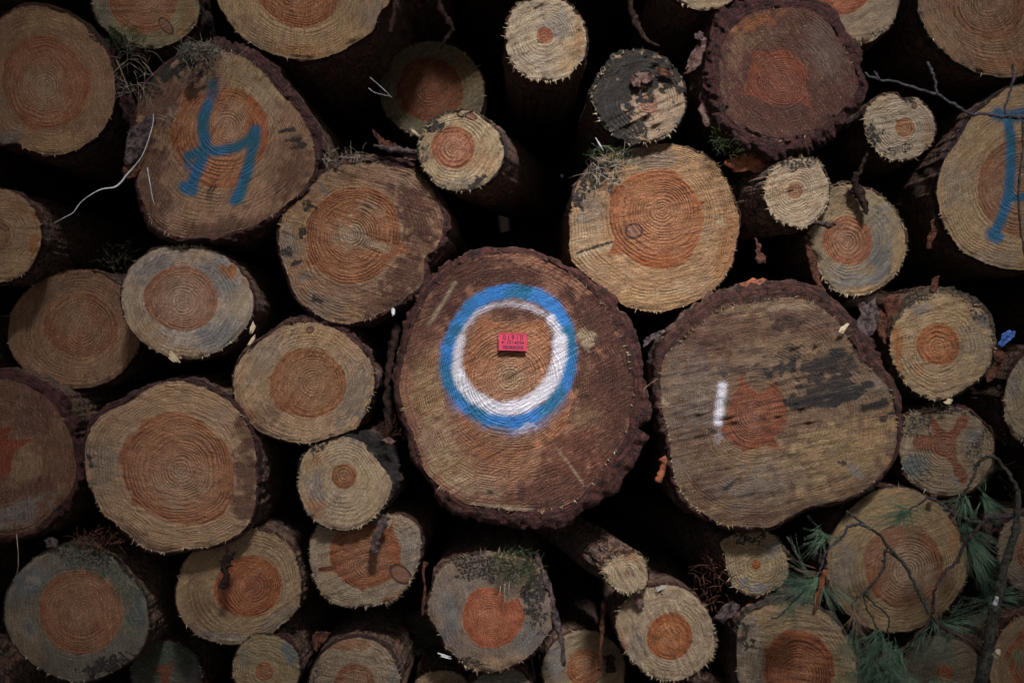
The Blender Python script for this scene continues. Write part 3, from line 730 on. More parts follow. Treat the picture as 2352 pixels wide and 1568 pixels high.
build_log('AA', 'log with a round orange heart behind the bare pine twigs at lower right',
    [(2015,1126),(2058,1119),(2100,1127),(2135,1143),(2170,1171),(2198,1213),(2215,1269),(2220,1320),(2203,1361),(2170,1400),(2128,1434),(2072,1450),(2015,1446),(1960,1420),(1926,1381),(1903,1325),(1901,1269),(1917,1219),(1946,1177),(1978,1145)],
    (2086,1308), [(2072,1207),(2114,1210),(2147,1241),(2167,1283),(2164,1325),(2142,1367),(2100,1390),(2052,1395),(2010,1367),(1988,1325),(1982,1275),(1996,1241),(2024,1224),(2047,1203)],
    y=0.03, sap=(0.420,0.302,0.165), hea='brown', saw=-25, ring=7.5, rc=0.8, bark=(5,3), fib=70, big=True, barkc=(0.10,0.05,0.045),
    feats=[('b','bluegrey',1940,1310,30,70,0,.35),('b','rust',2195,1250,12,60,-10,.4),('b','hpale',2095,1310,50,50,0,.7),('b','horange',2010,1340,20,40,0,.5)])
build_log('BB', 'log at the bottom edge with a coarse frayed left rim, beneath the pine needles',
    [(1699,1440),(1721,1409),(1763,1390),(1819,1381),(1875,1395),(1923,1432),(1954,1479),(1968,1535),(1968,1590),(1945,1633),(1861,1675),(1763,1661),(1710,1605),(1693,1521)],
    (1835,1547), [(1805,1446),(1847,1448),(1884,1465),(1912,1502),(1917,1549),(1890,1600),(1833,1619),(1777,1600),(1752,1549),(1761,1500),(1752,1492),(1765,1487),(1780,1465)],
    y=0.0, sap=(0.462,0.332,0.190), hea=(0.445,0.153,0.065), saw=8, ring=7.5, rc=0.9, bark=(7,5), fib=80, big=True, rough=1.5, barkc=(0.13,0.10,0.08),
    feats=[('b','grey',1720,1480,34,90,0,.7),('b','pale',1725,1500,24,70,10,.5),('b','grime',1712,1460,16,30,10,.7),('b','dark',1707,1455,9,24,20,.9),('b','hdark',1870,1470,14,40,30,.6),('b','grime',1755,1480,30,6,40,.4)])
build_log('CC', 'shadowy log behind the lowest pine needles with a small faint heart',
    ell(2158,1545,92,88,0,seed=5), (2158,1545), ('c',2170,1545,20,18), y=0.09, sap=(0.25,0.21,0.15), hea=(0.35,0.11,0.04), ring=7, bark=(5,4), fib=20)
build_log('DD', 'log in the lower right corner with a ragged orange heart, beside the thick branch',
    ell(2368,1528,96,118,0,seed=6), (2375,1530), [(2330,1475),(2350,1440),(2400,1440),(2430,1500),(2425,1570),(2385,1610),(2345,1590),(2325,1555),(2318,1530),(2306,1505),(2315,1490)], y=0.06, sap=(0.378,0.273,0.160), hea=(0.424,0.153,0.065), saw=60, ring=8, bark=(4,3), fib=20)
build_log('EE', 'log cut off by the right edge behind the thick branch, next above the corner one',
    ell(2368,1268,76,92,0,seed=1), (2372,1268), ('c',2372,1268,38,42), y=0.08, sap=(0.315,0.254,0.180), hea='brown', ring=7, bark=(4,3), fib=20)
build_log('FF', 'plain tan log cut off by the right edge below the patch of blue paint',
    ell(2390,912,84,112,0,seed=2), (2395,912), None, y=0.07, sap=(0.441,0.351,0.230), ring=7, bark=(6,4), fib=30, saw=60, feats=[('b','bluegrey',2330,880,20,40,0,.4)])
build_log('GG', 'small log with five orange branch spokes forming a star and a wet shine',
    [(2086,952),(2128,937),(2184,932),(2220,943),(2254,968),(2279,996),(2280,1047),(2268,1083),(2240,1117),(2198,1136),(2156,1136),(2114,1120),(2080,1089),(2069,1047),(2069,999)],
    (2170,1022), [(2168,988),(2158,980),(2148,962),(2132,942),(2134,960),(2140,985),(2146,1000),(2120,1000),(2100,1001),(2095,1015),(2104,1032),(2140,1034),(2150,1044),(2175,1050),(2188,1066),(2192,1090),(2208,1112),(2220,1108),(2222,1090),(2210,1070),(2196,1052),(2196,1030),(2198,1005),(2212,985),(2224,972),(2226,955),(2212,950),(2198,965),(2188,985),(2180,992)],
    y=0.04, sap=(0.357,0.273,0.180), hea=(0.29,0.125,0.070), saw=5, ring=7, rc=0.9, bark=(6,5), fib=50,
    feats=[('b','grime',2110,975,44,30,-20,.5),('b','grime',2240,1040,30,40,0,.45),('b','grime',2130,1090,40,20,0,.4),('b','green',2110,960,40,24,-20,.6),('b','green',2100,1070,34,34,0,.6),('b','bluegrey',2095,1070,30,26,0,.8),('b','pale',2085,1020,8,16,20,.7),('b','bluegrey',2230,1000,24,30,0,.5),('b','bluegrey',2195,1095,9,18,-20,.8),('b','grime',2180,945,50,12,0,.6),('b','grime',2265,1000,18,40,0,.5)])  # the small pale speck is a wet glint painted into the colour
build_log('HH', 'yellowish log with bold rings and frayed bark on its upper edge, far right middle',
    [(2046,809),(2044,780),(2050,755),(2066,729),(2100,690),(2156,673),(2212,684),(2254,712),(2276,749),(2286,791),(2282,815),(2259,859),(2212,895),(2156,918),(2100,898),(2066,859)],
    (2155,795), ('c',2155,791,49,48), y=0.0, sap=(0.609,0.439,0.260), hea=(0.530,0.212,0.085), saw=-15, ring=10, rc=1.0, fib=130, bark=(3,3), rough=1.3, barkc=(0.12,0.09,0.06),
    outer=[(2042,811),(2038,780),(2044,750),(2058,722),(2090,678),(2150,658),(2216,668),(2262,702),(2284,745),(2291,791),(2286,817),(2262,863),(2214,899),(2156,922),(2098,902),(2063,863)],
    feats=[('b','rust',2062,800,12,60,0,.8),('b','grime',2110,690,40,12,-20,.6),('b','grime',2240,715,34,14,40,.5),('b','bluegrey',2115,705,24,14,-10,.6),('b','bluegrey',2257,735,16,24,-30,.7),('b','green',2280,790,10,40,0,.5),('b','grey',2240,800,40,50,0,.4),('b','rust',2110,850,20,14,30,.4)])
build_log('II', 'huge log with a short white stroke and blue-black stains beside its star heart',
    [(1522,837),(1518,921),(1530,977),(1541,1033),(1548,1089),(1577,1145),(1611,1176),(1661,1204),(1717,1211),(1773,1208),(1819,1179),(1860,1162),(1917,1151),(1974,1129),(2012,1101),(2041,1066),(2058,1019),(2060,963),(2046,904),(2014,864),(1974,823),(1950,781),(1932,748),(1905,718),(1868,697),(1819,684),(1749,691),(1693,701),(1652,714),(1615,737),(1577,768),(1545,798)],
    (1733,950), [(1702,850),(1712,878),(1722,890),(1745,905),(1765,890),(1783,868),(1787,893),(1803,921),(1808,960),(1797,990),(1776,1004),(1797,1038),(1763,1020),(1721,1033),(1707,1036),(1688,1022),(1672,1005),(1654,988),(1668,965),(1676,930),(1684,905),(1698,887),(1699,868)],
    sw=0.75, drift=0.7, y=-0.05, sap=(0.26,0.165,0.105), hea=(0.30,0.105,0.055), saw=-12, ring=6.5, rc=0.6, big=True, fib=140, rough=2.2, barkc=(0.10,0.036,0.028),
    outer=[(1503,830),(1503,925),(1512,985),(1524,1040),(1530,1095),(1560,1150),(1600,1186),(1655,1214),(1717,1221),(1776,1217),(1825,1188),(1865,1170),(1922,1160),(1980,1138),(2019,1109),(2049,1071),(2067,1021),(2072,960),(2066,900),(2042,850),(2012,800),(1985,762),(1960,728),(1925,690),(1870,655),(1800,640),(1730,646),(1660,668),(1610,695),(1560,740),(1518,785)],
    feats=[('b','dark',1600,800,80,70,-20,.6),('b','dark',1590,960,60,80,0,.5),('b','dark',1620,1120,60,60,20,.55),('b','dark',1830,740,90,36,10,.55),('b','dark',1730,1190,70,16,0,.5),('b','grey',1750,1110,110,50,-10,.4),('b','grey',1590,900,70,110,0,.35),('b','dark',1680,760,110,44,-10,.5),('b','tan',1910,1050,140,70,-20,.75),('b','stain',1890,845,95,46,-14,.64),('b','stain',1885,905,85,28,-12,.66),('b','stain',1930,825,54,30,0,.6),('b','stain',1800,845,50,18,-10,.7),('b','grey',1960,900,70,30,-15,.3),
           ('b','yellow',2000,1000,50,50,0,.35),('b','tan',1880,1000,60,30,-10,.5),
           ('l','stain',[(1875,840),(1930,812)],16,11,.8),('l','stain',[(1845,845),(1905,835)],10,7,.85),('l','stain',[(1838,920),(1900,925),(1960,905),(1995,885)],11,11,1.0),('l','stain',[(1835,890),(1900,885),(1950,860)],8,7,.7),
           ('l','stain',[(1985,938),(2035,922)],9,7,.95),('l','stain',[(2025,962),(2050,950)],7,6,.8),('b','stain',1810,810,60,26,-10,.5),('b','stain',1740,850,60,20,0,.5),('b','stain',1800,740,50,20,10,.5),('b','stain',1690,850,40,12,-10,.5),
           ('l','stain',[(1668,1000),(1630,985)],7,6,.6),('b','stain',1935,1062,12,8,30,.7),('b','bluegrey',1965,1085,24,12,40,.6),('l','stain',[(1660,1125),(1700,1095)],6,6,.6),
           ('b','pale',1530,925,12,10,0,.8),('b','pale',1800,705,60,8,0,.4),('b','hpale',1770,820,50,26,0,.3),
           ('l','white',[(1660,886),(1655,920),(1649,968)],11,11,.92),('b','white',1652,1005,16,16,0,.35)])
build_log('JJ', 'largest log, in the centre, ringed with blue and white paint and carrying the red tag',
    [(1145,580),(1230,588),(1300,622),(1365,676),(1410,745),(1442,820),(1456,880),(1450,950),(1430,1010),(1385,1070),(1345,1125),(1305,1160),(1222,1174),(1130,1163),(1069,1156),(1024,1127),(979,1083),(957,1019),(929,943),(920,887),(930,815),(956,735),(994,668),(1056,608)],
    (1170,868), [(1102,735),(1130,738),(1161,750),(1181,749),(1209,740),(1249,735),(1256,768),(1264,790),(1276,803),(1290,840),(1297,878),(1324,911),(1310,928),(1305,955),(1290,992),(1241,1024),(1171,1055),(1153,1050),(1097,1024),(1066,985),(1050,940),(1055,890),(1068,830),(1083,790),(1092,760)],
    sw=1.0, pv=1.0, drift=0.6, y=-0.06, sap=(0.399,0.190,0.120), hea=(0.52,0.225,0.115), saw=-28, ring=6.2, rc=0.8, big=True, fib=90, rough=1.2, barkc=(0.105,0.032,0.027), jag=1.2,
    outer=[(1080,577),(1140,568),(1230,578),(1300,608),(1350,635),(1400,668),(1420,690),(1416,712),(1440,725),(1465,770),(1480,830),(1485,900),(1498,930),(1492,965),(1465,985),(1490,1000),(1465,1045),(1452,1075),(1430,1100),(1418,1128),(1380,1150),(1345,1168),(1318,1200),(1280,1218),(1240,1210),(1200,1216),(1130,1205),(1060,1190),(1010,1160),(985,1105),(945,1060),(932,1000),(912,950),(903,900),(906,850),(922,770),(945,700),(985,640),(1030,600)],
    feats=[('b','dark',1130,630,150,46,0,1.0),('b','dark',1380,740,70,110,-35,1.0),('b','dark',1020,680,70,60,-40,.95),('b','dark',1420,880,60,130,0,1.0),('b','dark',1280,1110,110,60,-20,.8),('b','dark',1400,1020,60,60,20,.8),
           ('b','dark',975,760,34,90,25,.7),('b','dark',1390,900,90,220,0,.8),('b','red',1330,1040,90,70,20,.6),('b','dark',1200,1150,120,30,5,.5),('b','tan',985,890,40,80,10,.6),('b','tan',1030,1070,60,50,30,.7),('b','yellow',990,960,30,40,20,.4),('b','pale',1347,776,22,17,60,.8),('b','tan',1345,955,40,30,0,.35),
           ('l','pale',[(1045,650),(1020,690),(985,745)],4,4,.7),('l','pale',[(1000,830),(1040,790)],3,3,.3),('l','hpale',[(1160,850),(1190,868),(1170,885)],15,15,.7),('b','rust',1120,1040,70,16,20,.4),('b','hsap',1160,1010,110,50,-5,.85),
           ('l','pale',[(1280,1030),(1340,1110)],2,2.5,.7),('b','stain',1128,1132,9,8,0,.85),('l','pale',[(1085,1158),(1150,1166),(1220,1170)],5,5,.7),('b','dark',1200,712,95,26,3,.75),('b','dark',1285,770,20,50,10,.6),('b','pale',1010,1010,50,60,30,.35),('b','pale',1080,1110,80,30,15,.35),
           ('l','blue',[(1025,845),(1030,795),(1055,740),(1085,700),(1125,677),(1180,667),(1235,679),(1275,705),(1300,750),(1309,800),(1306,850),(1290,895),(1262,932),(1225,956),(1185,970),(1140,962),(1090,940),(1055,910),(1033,875),(1025,845)],17,12,1.05),
           ('b','blue',1190,960,60,20,-15,.8),('l','blue',[(1035,880),(1075,932),(1120,960)],20,14,1.05),('l','blue',[(1025,860),(1050,925),(1110,965),(1180,985),(1240,965),(1290,920)],22,18,.5),
           ('l','white',[(1160,938),(1200,932),(1240,908),(1272,868),(1286,820),(1286,780)],16,14,1.1),('l','white',[(1050,850),(1064,885),(1090,912),(1125,932),(1160,940),(1200,932)],14,13,1.15),
           ('l','white',[(1286,790),(1275,748),(1250,720),(1215,704),(1170,697),(1130,702),(1095,719),(1070,750),(1055,795),(1050,850)],8,11,.62),('b','white',1205,985,34,14,-20,.45),('l','white',[(1287,790),(1280,756),(1264,730)],11,12,.88),('l','white',[(1050,850),(1051,812),(1060,775)],11,12,.88)])
build_log('KK', 'log with a vivid orange heart and a round brown knot beside the ringed log',
    [(1308,533),(1311,586),(1325,609),(1367,645),(1409,679),(1432,701),(1479,715),(1521,716),(1577,701),(1633,670),(1675,620),(1695,544),(1698,502),(1687,460),(1667,410),(1640,370),(1577,340),(1521,330),(1451,333),(1390,355),(1345,395),(1320,440),(1309,490)],
    (1521,482), [(1549,393),(1577,421),(1600,450),(1606,462),(1624,457),(1608,473),(1617,502),(1605,550),(1583,595),(1549,614),(1521,617),(1479,611),(1451,595),(1434,581),(1397,586),(1409,560),(1412,545),(1401,516),(1400,474),(1403,440),(1388,424),(1423,427),(1451,404),(1493,393),(1521,390)],
    y=0.04, sap=(0.557,0.336,0.180), hea=(0.488,0.195,0.086), saw=-13, ring=7.5, rc=0.85, big=True, fib=60, bark=(3,2), knots=[(1456,531,21,19,0)],
    feats=[('b','rust',1670,560,24,90,10,.45),('b','yellow',1520,690,100,24,0,.6),('b','pale',1345,550,30,60,0,.45),('b','grey',1350,470,30,50,10,.55),('b','grime',1370,400,44,40,-40,.75),('b','grime',1330,450,16,40,10,.7),('b','green',1430,370,60,24,-10,.6),
           ('b','grey',1480,360,90,24,0,.5),('l','grime',[(1325,581),(1365,568),(1405,556)],3,3,.9),('l','pale',[(1322,590),(1365,577),(1412,563)],4,3,1.0),('b','pale',1655,510,7,20,-35,.7),('b','grime',1415,420,12,10,0,.6),('b','pale',1560,660,50,14,-10,.4),('b','horange',1500,600,80,20,0,.6)])
build_log('LL', 'dirty black-crusted log end with a pink flake of bark stuck on it',
    [(1409,134),(1437,120),(1488,119),(1530,140),(1558,171),(1573,219),(1572,258),(1549,294),(1521,317),(1465,329),(1423,317),(1387,289),(1367,252),(1364,210),(1381,174)],
    (1488,238), ('c',1490,238,20,26), y=0.0, sap=(0.525,0.390,0.280), hea=(0.445,0.260,0.195), saw=-25, ring=9, rc=0.8, fib=80, bark=(6,5), rough=2.4, jag=2.0, sw=0.12, barkc=(0.06,0.05,0.05),
    feats=[('b','grime',1440,180,80,60,-15,1.1),('b','grime',1390,240,50,60,0,1.0),('b','grime',1540,170,36,50,0,.9),('b','grime',1430,300,50,30,20,.85),('b','grime',1400,260,60,50,0,1.0),('b','grime',1480,160,90,50,0,1.1),('b','grime',1400,200,60,70,0,1.1),('b','grime',1460,300,40,30,0,.7),('b','grime',1445,215,30,40,0,.9),('b','rust',1430,275,12,22,0,.3),('b','bluegrey',1380,180,16,20,0,.4)])
build_log('MM', 'dark red log with thick crumbly bark and a four-pointed star heart, upper right',
    [(1693,56),(1735,28),(1805,17),(1861,25),(1903,53),(1931,98),(1952,134),(1966,165),(1970,200),(1945,241),(1903,280),(1861,309),(1805,323),(1749,317),(1703,295),(1672,262),(1657,215),(1653,168),(1656,112),(1672,78)],
    (1797,186), [(1720,113),(1740,118),(1763,120),(1805,115),(1833,134),(1856,163),(1850,196),(1858,230),(1869,251),(1833,233),(1805,242),(1777,242),(1744,227),(1722,218),(1698,217),(1714,195),(1719,165),(1731,142),(1728,128)],
    sw=0.45, drift=0.25, y=-0.05, sap=(0.125,0.046,0.034), hea=(0.235,0.068,0.034), saw=55, ring=5.5, rc=0.7, big=True, fib=14, barkc=(0.080,0.022,0.021), jag=0.8, rough=0.8,
    outer=[(1650,30),(1700,5),(1780,-15),(1860,-10),(1915,20),(1930,50),(1958,88),(1985,130),(1978,152),(1992,190),(1988,230),(1962,258),(1940,290),(1900,320),(1870,342),(1840,360),(1780,363),(1730,352),(1690,330),(1650,290),(1628,240),(1612,180),(1622,120),(1632,70)],
    feats=[('b','rust',1740,50,60,20,-20,.55),('b','tan',1690,130,20,60,10,.3),('b','tan',1750,90,70,20,-20,.2),('b','dark',1800,190,140,120,0,.35),('b','dark',1880,240,70,70,0,.7),('b','dark',1750,280,70,34,10,.7),('b','grey',1900,130,40,70,-20,.25),('b','dark',1800,100,30,20,0,.5)])
build_log('NN', 'pale round log with a small orange dot of heart, top centre',
    [(1193,8),(1241,-3),(1297,3),(1325,28),(1345,70),(1345,118),(1325,154),(1297,179),(1255,186),(1213,179),(1179,151),(1165,118),(1163,70),(1174,34)],
    (1252,81), ('c',1252,81,18,18), y=-0.01, sap=(0.651,0.526,0.380), hea=(0.477,0.189,0.104), saw=-25, ring=8, rc=0.6, fib=90, bark=(3,3), rough=1.8, jag=1.4,
    feats=[('b','rust',1330,90,12,60,0,.6),('b','yellow',1310,120,24,60,10,.6),('b','bluegrey',1280,60,34,30,20,.45),('b','grey',1230,140,50,30,0,.3),('b','grime',1230,12,40,8,-10,.4)])
build_log('OO', 'small log with an orange heart jutting out beside the log with the pale streak',
    [(1041,258),(1068,254),(1097,263),(1130,286),(1150,317),(1157,356),(1142,392),(1116,420),(1083,436),(1055,440),(1013,430),(985,404),(964,366),(965,331),(979,294),(1001,275)],
    (1041,339), ('c',1041,339,49,49), y=-0.05, sap=(0.630,0.487,0.310), hea=(0.509,0.212,0.117), saw=-60, ring=9, rc=0.8, fib=70, bark=(4,3), rough=1.5, slope=(0.17,0.03), barkc=(0.07,0.05,0.045),
    feats=[('b','grime',1000,290,20,16,-30,.75),('b','grime',1075,262,24,10,0,.6),('b','rust',1110,370,34,40,0,.35),('b','grime',1100,415,24,12,-30,.7),('b','grey',1060,425,50,12,0,.45),('b','pale',1140,375,6,14,20,.8),('b','grime',975,350,10,30,0,.5)], knots=[(1082,268,14,8,20)])
build_log('PP', 'deeply shaded log behind the small jutting log, upper centre',
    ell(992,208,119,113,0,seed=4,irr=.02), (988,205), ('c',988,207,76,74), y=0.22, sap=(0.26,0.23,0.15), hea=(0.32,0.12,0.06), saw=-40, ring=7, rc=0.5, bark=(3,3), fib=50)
build_log('QQ', 'pale log barely dipping into the top edge left of the dark red log',
    ell(1622,-72,97,97,0,seed=5,irr=.015), (1622,-72), ('c',1622,-72,40,40), y=0.02, sap=(0.567,0.439,0.300), ring=8, fib=60, bark=(3,3), rough=1.6)
build_log('RR', 'tan log peeping out behind the right shoulder of the dark red log',
    ell(1972,-10,96,108,0,seed=6,irr=.02), (1940,-40), ('c',1935,-48,72,80), y=0.03, sap=(0.462,0.351,0.250), hea=(0.445,0.153,0.078), saw=-35, ring=7, fib=70, bark=(4,3), rough=1.6,
    feats=[('b','grime',2030,70,40,14,-30,.5),('l','hdark',[(1960,20),(1978,70)],5,4,.5)])
build_log('SS', 'thick brownish log in the upper right corner with fine rings',
    [(2108,0),(2125,64),(2142,92),(2170,120),(2206,146),(2254,168),(2310,177),(2352,171),(2450,110),(2480,10),(2440,-110),(2330,-180),(2200,-165),(2125,-90)],
    (2268,6), [(2172,-10),(2178,15),(2192,40),(2217,70),(2268,92),(2310,90),(2338,70),(2352,28),(2345,-20),(2320,-60),(2270,-80),(2200,-60)],
    y=0.02, sap='brown', hea='brown', saw=65, ring=7, rc=0.9, bark=(7,5), fib=20, big=True, barkc=(0.11,0.09,0.06),
    feats=[('b','rust',2300,150,80,20,5,.4),('b','dark',2240,140,60,20,25,.3)])
build_log('TT', 'little grey log with a small orange heart under the thin bluish branch, upper right',
    [(2032,218),(2060,216),(2072,228),(2090,226),(2106,224),(2130,247),(2147,280),(2142,322),(2114,353),(2072,370),(2030,359),(1998,325),(1984,286),(1990,252),(2010,230)],
    (2077,292), ('c',2078,293,21,22), y=0.02, sap=(0.546,0.449,0.340), hea=(0.445,0.224,0.117), saw=-10, ring=7, rc=0.8, fib=50, bark=(3,3), rough=1.8, knots=[(2100,243,6,8,0)],
    feats=[('b','grime',2005,320,30,30,30,.6),('b','grime',2060,345,50,14,-10,.55),('b','yellow',2130,310,14,40,0,.5),('b','grime',2075,228,30,8,0,.7)])
build_log('UU', 'small pale pole end tilted to the right with brown bark showing on its left side',
    [(1847,361),(1880,372),(1900,410),(1905,450),(1895,480),(1870,508),(1843,524),(1810,517),(1777,500),(1762,470),(1757,430),(1768,395),(1805,368)],
    (1826,438), ('c',1826,438,17,18), y=-0.04, tilt=(0.25,0), sap=(0.609,0.478,0.340), hea=(0.445,0.236,0.130), saw=-18, ring=6.5, rc=0.9, fib=90, bark=(3,2), rough=1.8, slope=(-0.42,-0.02), barkc=(0.16,0.11,0.08),
    feats=[('b','grime',1820,375,50,16,-10,.6),('b','rust',1800,430,12,12,0,.2)])
build_log('VV', 'log with blue-grey mottled rim and frayed right edge, behind the small tilted pole end',
    [(1889,446),(1915,428),(1945,421),(2002,438),(2044,468),(2072,511),(2083,550),(2077,592),(2052,637),(2002,670),(1954,679),(1917,667),(1889,637),(1873,595),(1859,544),(1864,490)],
    (1947,553), ('c',1947,553,57,57), y=0.05, sap=(0.420,0.332,0.210), hea=(0.445,0.201,0.111), saw=-45, ring=8.5, rc=0.8, fib=130, bark=(3,3), rough=1.3,
    feats=[('b','bluegrey',2020,600,50,50,0,.65),('b','bluegrey',1960,640,60,24,0,.55),('b','bluegrey',2020,500,30,50,0,.45),('b','yellow',2060,600,12,60,10,.7),('b','yellow',1990,665,50,8,-10,.7),('b','black',1920,450,44,24,0,.3)])  # black blot at upper left: shade by the pole end, painted in
build_log('WW', 'thick log at the right edge with a broad blue sprayed stroke down its heart',
    [(2352,196),(2310,205),(2268,238),(2240,261),(2212,303),(2192,336),(2170,364),(2158,406),(2154,446),(2164,502),(2184,544),(2212,578),(2254,600),(2296,614),(2352,620),(2420,600),(2480,500),(2490,380),(2460,270),(2400,205)],
    (2352,420), [(2245,432),(2254,387),(2279,345),(2310,322),(2340,316),(2390,340),(2412,400),(2405,470),(2370,530),(2345,545),(2310,535),(2276,508),(2251,474)],
    y=0.01, sap=(0.504,0.351,0.200), hea='brown', saw=-40, ring=7, rc=0.75, bark=(6,4), fib=20, big=True, barkc=(0.08,0.05,0.055),
    feats=[('b','grey',2190,420,24,60,0,.5),('b','grime',2220,320,34,12,-45,.35),('b','grey',2290,590,60,16,5,.4),
           ('l','blue',[(2290,262),(2320,270),(2352,262),(2365,275)],15,13,1.0),('l','blue',[(2315,280),(2322,320),(2322,390),(2318,440),(2305,490),(2288,530)],12,11,1.1),('l','blue',[(2280,538),(2290,545)],15,13,1.1),('l','blue',[(2325,455),(2370,450)],10,7,1.0),('l','blue',[(2365,280),(2372,400),(2380,540)],11,10,1.1)])

# ------------------------------------------------------------------ ground and an added bank behind the pile
def ground():
    vs, fs = [], []
    n = 60
    for i in range(n + 1):
        for j in range(n + 1):
            u = (i / n * 2 - 1); v = (j / n * 2 - 1)
            x = 60 * u * abs(u); y = 1.0 + 60 * v * abs(v)
            z = -1.12 + 0.04 * mnoise.noise(Vector((x * 1.3, y * 1.3, 0))) + 0.35 * mnoise.noise(Vector((x * 0.07, y * 0.07, 3))) * min(1, max(0, math.hypot(x, y) - 4) / 10)
            vs.append((x, y, z))
    for i in range(n):
        for j in range(n):
            a = i * (n + 1) + j
            fs.append((a, a + n + 1, a + n + 2, a + 1))
    o = mesh_obj('ground', vs, fs, M_SOIL); tag(o, kind='structure')
    vs, fs = [], []
    nx, ny = 60, 16
    for i in range(nx + 1):
        for j in range(ny + 1):
            x = -9 + 18 * i / nx; t = j / ny
            vs.append((x, 2.62 + 1.6 * t + 0.12 * mnoise.noise(Vector((x * 2, t * 6, 5))), -1.3 + 4.6 * math.sin(t * 1.5) + 0.10 * mnoise.noise(Vector((x * 2, t * 6, 1)))))
    for i in range(nx):
        for j in range(ny):
            a = i * (ny + 1) + j
            fs.append((a, a + ny + 1, a + ny + 2, a + 1))
    o = mesh_obj('added_bank', vs, fs, M_SOIL); tag(o, kind='structure')  # unseen soil bank, added to keep light from entering the gaps behind


ground()

# ------------------------------------------------------------------ the rest of the pile, past the edges of the photograph
def filler():
    rr = random.Random(5)
    placed = []
    for root, y in LOGS.values():
        pass
    # centres and radii of the traced logs, from their sapwood extents
    for root, y in LOGS.values():
        xs, zs = [], []
        for ch in root.children:
            if ch.name.startswith('bark'):
                co = np.empty(len(ch.data.vertices) * 3); ch.data.vertices.foreach_get('co', co); co = co.reshape(-1, 3)[:200]
                xs, zs = co[:, 0], co[:, 2]
        placed.append(((xs.min() + xs.max()) / 2, (zs.min() + zs.max()) / 2, max(xs.max() - xs.min(), zs.max() - zs.min()) / 2))
    protos = []
    for n, (r, hk) in enumerate(((0.085, 0.5), (0.065, 0.35), (0.10, 0.6))):
        ru = r / S
        pr = build_log('fill%d' % n, 'log of the same pile lying beyond the edge of the photograph', ell(1176, 784, ru, ru * 0.95, 0, seed=n), (1176 + 6, 784), ('c', 1180, 784, ru * hk, ru * hk), y=0.0,
                       sap='tan', hea='orange', fib=20)
        LOGS.pop('fill%d' % n)
        protos.append((pr, r)); pr['group'] = 'logs beyond the edge of the photograph'
    out = []
    for _ in range(26000):
        n = rr.choice((0, 0, 1, 2)); r = protos[n][1]
        x = rr.uniform(-1.75, 1.75); z = rr.uniform(-1.03 + r * 0.6, 1.25 - abs(x) * 0.3)
        if abs(x) < 0.625 + r * 1.15 + 0.01 and abs(z) < 0.417 + r * 1.15 + 0.01: continue
        if any((x - a) ** 2 + (z - b) ** 2 < (r * 1.02 + c) ** 2 for a, b, c in placed): continue
        placed.append((x, z, r * 0.97)); out.append((n, x, z))
    used = set()
    for n, x, z in out:
        pr = protos[n][0]
        loc = (x, rr.uniform(-0.04, 0.10), z)
        if n not in used:
            used.add(n); pr.location = loc; continue
        c = pr.copy(); COL.objects.link(c); c.location = loc; c.rotation_euler = (0, rr.uniform(0, 6.28), 0)
        for chd in pr.children:
            d = chd.copy(); COL.objects.link(d); d.parent = c
    # a course of logs farther in that closes the gaps between the front ones
    return len(out)


def set_local():
    """store every log's meshes relative to its root so copies can be moved and turned freely"""
    for o in list(COL.objects):
        if o.parent and o.type == 'MESH' and o.parent.type == 'EMPTY' and o.parent.name.startswith('log'):
            m = o.matrix_parent_inverse.copy()
            o.data.transform(m)
            o.matrix_parent_inverse.identity()


NF = None
_before = set(COL.objects)
NF_protos = None


# ------------------------------------------------------------------ generic builders for the small stuff
def tube(pts, radii, seg=7, wob=0.0, seed=1, ptsw=None):
    """closed tapered tube through world points; returns verts, faces"""
    rr = random.Random(seed)
    W = [Vector(p) for p in pts]
    n = len(W)
    vs, fs = [], []
    up = Vector((0, 1, 0))
    for i in range(n):
        t = (W[min(i + 1, n - 1)] - W[max(i - 1, 0)])
        if t.length < 1e-9: t = Vector((1, 0, 0))
        t.normalize()
        a = t.cross(up)
        if a.length < 0.1: a = t.cross(Vector((1, 0, 0)))
        a.normalize(); b = t.cross(a).normalized()
        for j in range(seg):
            an = 2 * math.pi * j / seg
            r = radii[i] * (1 + wob * (rr.random() - 0.5))
            vs.append(W[i] + a * (math.cos(an) * r) + b * (math.sin(an) * r))
    for i in range(n - 1):
        for j in range(seg):
            j2 = (j + 1) % seg
            fs.append((i * seg + j, i * seg + j2, (i + 1) * seg + j2, (i + 1) * seg + j))
    fs.append(tuple(range(seg))[::-1]); fs.append(tuple(range((n - 1) * seg, n * seg)))
    return vs, fs


def smooth_pts(pts, sub=5):
    p = [Vector(q) for q in pts]
    p = [p[0] * 2 - p[1]] + p + [p[-1] * 2 - p[-2]]
    out = []
    for i in range(1, len(p) - 2):
        a, b, c, d = p[i - 1], p[i], p[i + 1], p[i + 2]
        for j in range(sub):
            t = j / sub
            out.append(0.5 * ((2 * b) + (-a + c) * t + (2 * a - 5 * b + 4 * c - d) * t * t + (-a + 3 * b - 3 * c + d) * t ** 3))
    out.append(p[-2])
    return out


def path(pts, d0, d1=None):
    """working units (x, y[, depth]) to smoothed world points"""
    d1 = d0 if d1 is None else d1
    q = []
    for i, p in enumerate(pts):
        t = i / max(1, len(pts) - 1)
        q.append(P(p[0], p[1], p[2] if len(p) > 2 else d0 + (d1 - d0) * t))
    return smooth_pts(q)


def lerp_r(a, b, n): return [(a + (b - a) * i / (n - 1)) * S for i in range(n)]


